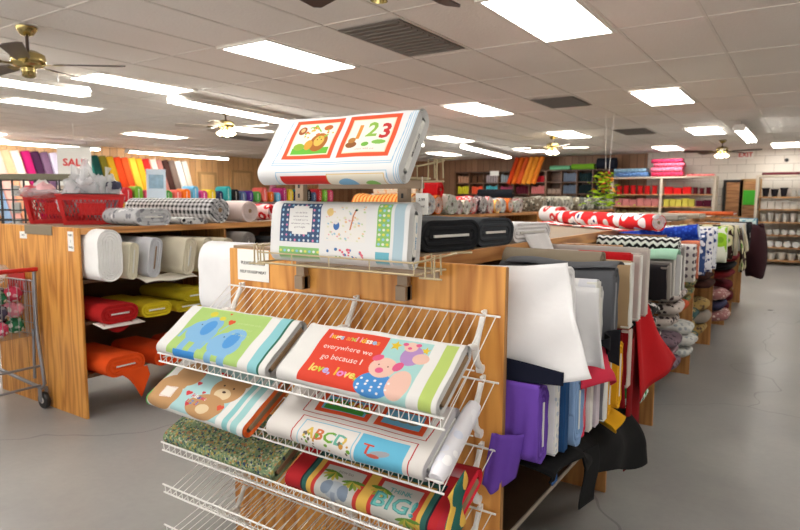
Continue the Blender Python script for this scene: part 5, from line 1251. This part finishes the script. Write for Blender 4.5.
# cream shelves against the white wall
def rack(x0, x1, nb, zs, label):
    t = thing('shelving_unit', label, 'shelving', (x0, YS-.05, 0)); L = x1-x0
    for i in range(nb+1): MB().box(i*L/nb-.03, i*L/nb+.03, 0, .5, 0, zs[0]).build('upright', M_cream, t)
    MB().box(-.03, L+.03, -.005, .5, zs[0], zs[0]+.04).build('top_board', M_cream, t)
    for z in zs[1:]: MB().box(.03, L-.03, .01, .5, z-.03, z).build('shelf_board', M_wshelf, t)
    return t
Z1 = [2.06, 1.66, 1.35, 1.06, .7, .3]
rack(-4.43, -1.98, 2, Z1, 'cream painted shelves with red and yellow goods against the white wall')
Z2 = [2.06, 1.6, 1.31, 1.01, .71, .42, .12]
rack(-1.08, 1.6, 2, Z2, 'cream painted shelves with white goods at the right edge')
e = 'on the cream shelves'
for x0, x1, z, kd, cc, n, h, nmc in ((-4.36, -3.3, 1.66, 'spool', (196, 20, 24), 6, .24, 'red'), (-3.15, -2.5, 1.66, 'box', (206, 24, 26), 3, .18, 'bright red'), (-2.5, -2.05, 1.66, 'spool', (90, 16, 30), 3, .18, 'dark red'),
   (-4.36, -3.25, 1.35, 'box', (206, 130, 130), 6, .19, 'dusty pink'), (-3.15, -2.42, 1.35, 'box', (214, 206, 90), 5, .2, 'pale yellow'), (-2.4, -2.05, 1.35, 'box', (90, 24, 50), 2, .17, 'plum'),
   (-4.36, -3.25, 1.06, 'pack', (140, 130, 90), 7, .17, 'olive'), (-3.15, -2.05, 1.06, 'pack', (190, 140, 130), 7, .15, 'pinkish brown')):
    filler(x0, x1, YS+.12, z+.001, kd, cc, n, h, e+' against the white wall', nmc)
for x0, x1, z, kd, cc, n, h, nmc in ((-1.0, -.45, 1.6, 'pot', (30, 28, 36), 3, .2, 'black'), (-.4, .2, 1.6, 'pack', (180, 180, 176), 5, .16, 'pale grey'), (.3, 1.5, 1.6, 'pot', (210, 210, 206), 8, .16, 'off-white'),
   (-1.0, .2, 1.31, 'box', (222, 220, 214), 8, .2, 'white'), (.3, 1.5, 1.31, 'box', (214, 212, 206), 8, .19, 'chalk white'), (-1.0, .2, 1.01, 'pot', (214, 214, 210), 8, .2, 'ivory white'), (.3, 1.5, 1.01, 'pot', (220, 216, 210), 8, .2, 'milk white'),
   (-1.0, .2, .71, 'rolls', (206, 204, 198), 8, .14, 'grey white'), (.3, 1.5, .71, 'rolls', (214, 212, 206), 8, .14, 'soft white'), (-1.0, .2, .42, 'rolls', (222, 222, 220), 7, .16, 'bright white'), (.3, 1.5, .42, 'rolls', (222, 222, 220), 8, .16, 'cool white'),
   (-1.0, .2, .12, 'pot', (206, 204, 196), 6, .18, 'stone white'), (.3, 1.5, .12, 'pot', (214, 212, 204), 6, .18, 'bone white')):
    filler(x0, x1, YS+.12, z+.001, kd, cc, n, h, e+' at the right edge', nmc)
for lb, x, z, w_, h, cc in (('sky blue bolt lying on top of the red goods shelf, lower of two', -3.55, 2.101, .85, .12, (90, 130, 190)), ('paler blue bolt lying on the sky blue one', -3.6, 2.223, .8, .1, (130, 170, 200)),
   ('crimson pink bolt, lowest of the pink stack on the shelf top', -2.72, 2.101, .74, .11, (196, 40, 80)), ('rose pink bolt in the middle of the pink stack', -2.74, 2.213, .74, .13, (226, 110, 140)), ('pale pink bolt high in the pink stack', -2.7, 2.345, .72, .1, (214, 90, 120)), ('deep pink bolt, topmost of the pink stack', -2.74, 2.447, .74, .1, (186, 40, 84)),
   ('thin coral bolt lying on the shelf top right of the pink stack', -2.02, 2.101, .6, .05, (226, 110, 110))):
    bolt(lb, w_, .34, h, F(cc, 'floral', tuple(min(255, v+50) for v in cc)), (x, YS+.15, z), 0, False, 0, 0, 'board')
for lb, x, w_, cc in (('dark wine bolt lying on the right edge shelf top', -.05, .95, (90, 30, 40)), ('brown bolt lying at the far right of the shelf top', .8, .7, (70, 40, 40))):
    bolt(lb, w_, .34, .06, F(cc), (x, YS+.15, 2.101), 0, False, 0, 0, 'board')
# exit sign, wall outlet
t = thing('exit_sign', 'white exit sign with red EXIT letters high on the back wall', 'sign', (-1.42, YB-.001, 2.53))
MB().box(-.17, .17, -.06, -.001, 0, .2).build('sign_box', M_fix, t, bevel=.006); text_obj('EXIT', .15, plain('exit_red', (206, 30, 30), .5), (0, -.062, .1), (math.pi/2, 0, 0), t, bold=True)
for x, z, lb in ((-2.6, 2.16, 'small dark round fitting on the white wall left of the exit sign'), (-.55, 2.48, 'small dark round fitting on the white wall above the right shelves')):
    tag(MB().lathe([(.03, 0), (.045, .02), (.03, .045)], 12, Matrix.Translation((x, YB-.001, z)) @ Matrix.Rotation(math.pi/2, 4, 'X')).build('wall_fitting', M_black, None, smooth=True), lb, 'wall fitting')
# hanging flower mobile
t = thing('hanging_flower_bunch', 'yellow green and pink artificial flower bunch hanging on strings from the ceiling', 'flower bunch', (-2.55, 9.3, 1.4))
MB().tube([(0, 0, .55), (-.03, 0, CEIL-1.41)], .003, 5).tube([(.05, 0, .5), (.09, 0, CEIL-1.41)], .003, 5).build('string', M_paper, t)
for nmm, cc, nn, sp, sd in (('leaf', (176, 216, 40), 130, (.17, .15, .5), 1), ('flower', (206, 60, 60), 30, (.1, .1, .3), 2), ('flower', (230, 150, 50), 26, (.12, .1, .3), 3), ('leaf', (90, 120, 30), 50, (.13, .12, .5), 4)):
    g = random.Random(sd); m = MB()
    for i in range(nn):
        zz = g.uniform(0, 1); c_ = Vector((g.gauss(0, sp[0]*(.9-zz*.6)), g.gauss(0, sp[1]*(.9-zz*.6)), zz*sp[2]+(.2 if nmm == 'flower' else 0)))
        M_ = Matrix.Translation(c_) @ Matrix.Rotation(g.uniform(0, 6.28), 4, 'Z') @ Matrix.Rotation(g.uniform(-1.2, 1.2), 4, 'X')
        L = .065 if nmm == 'leaf' else .035; W_ = .018 if nmm == 'leaf' else .028
        m.add([M_ @ Vector(p) for p in ((-L, 0, 0), (0, -W_, .006), (L, 0, -.01), (0, W_, .006), (0, 0, .012))], [(0, 1, 4), (1, 2, 4), (2, 3, 4), (3, 0, 4), (3, 2, 1, 0)])
    o = m.build(nmm + ('s' if False else ''), fabric(cc), t); o['kind'] = 'stuff'
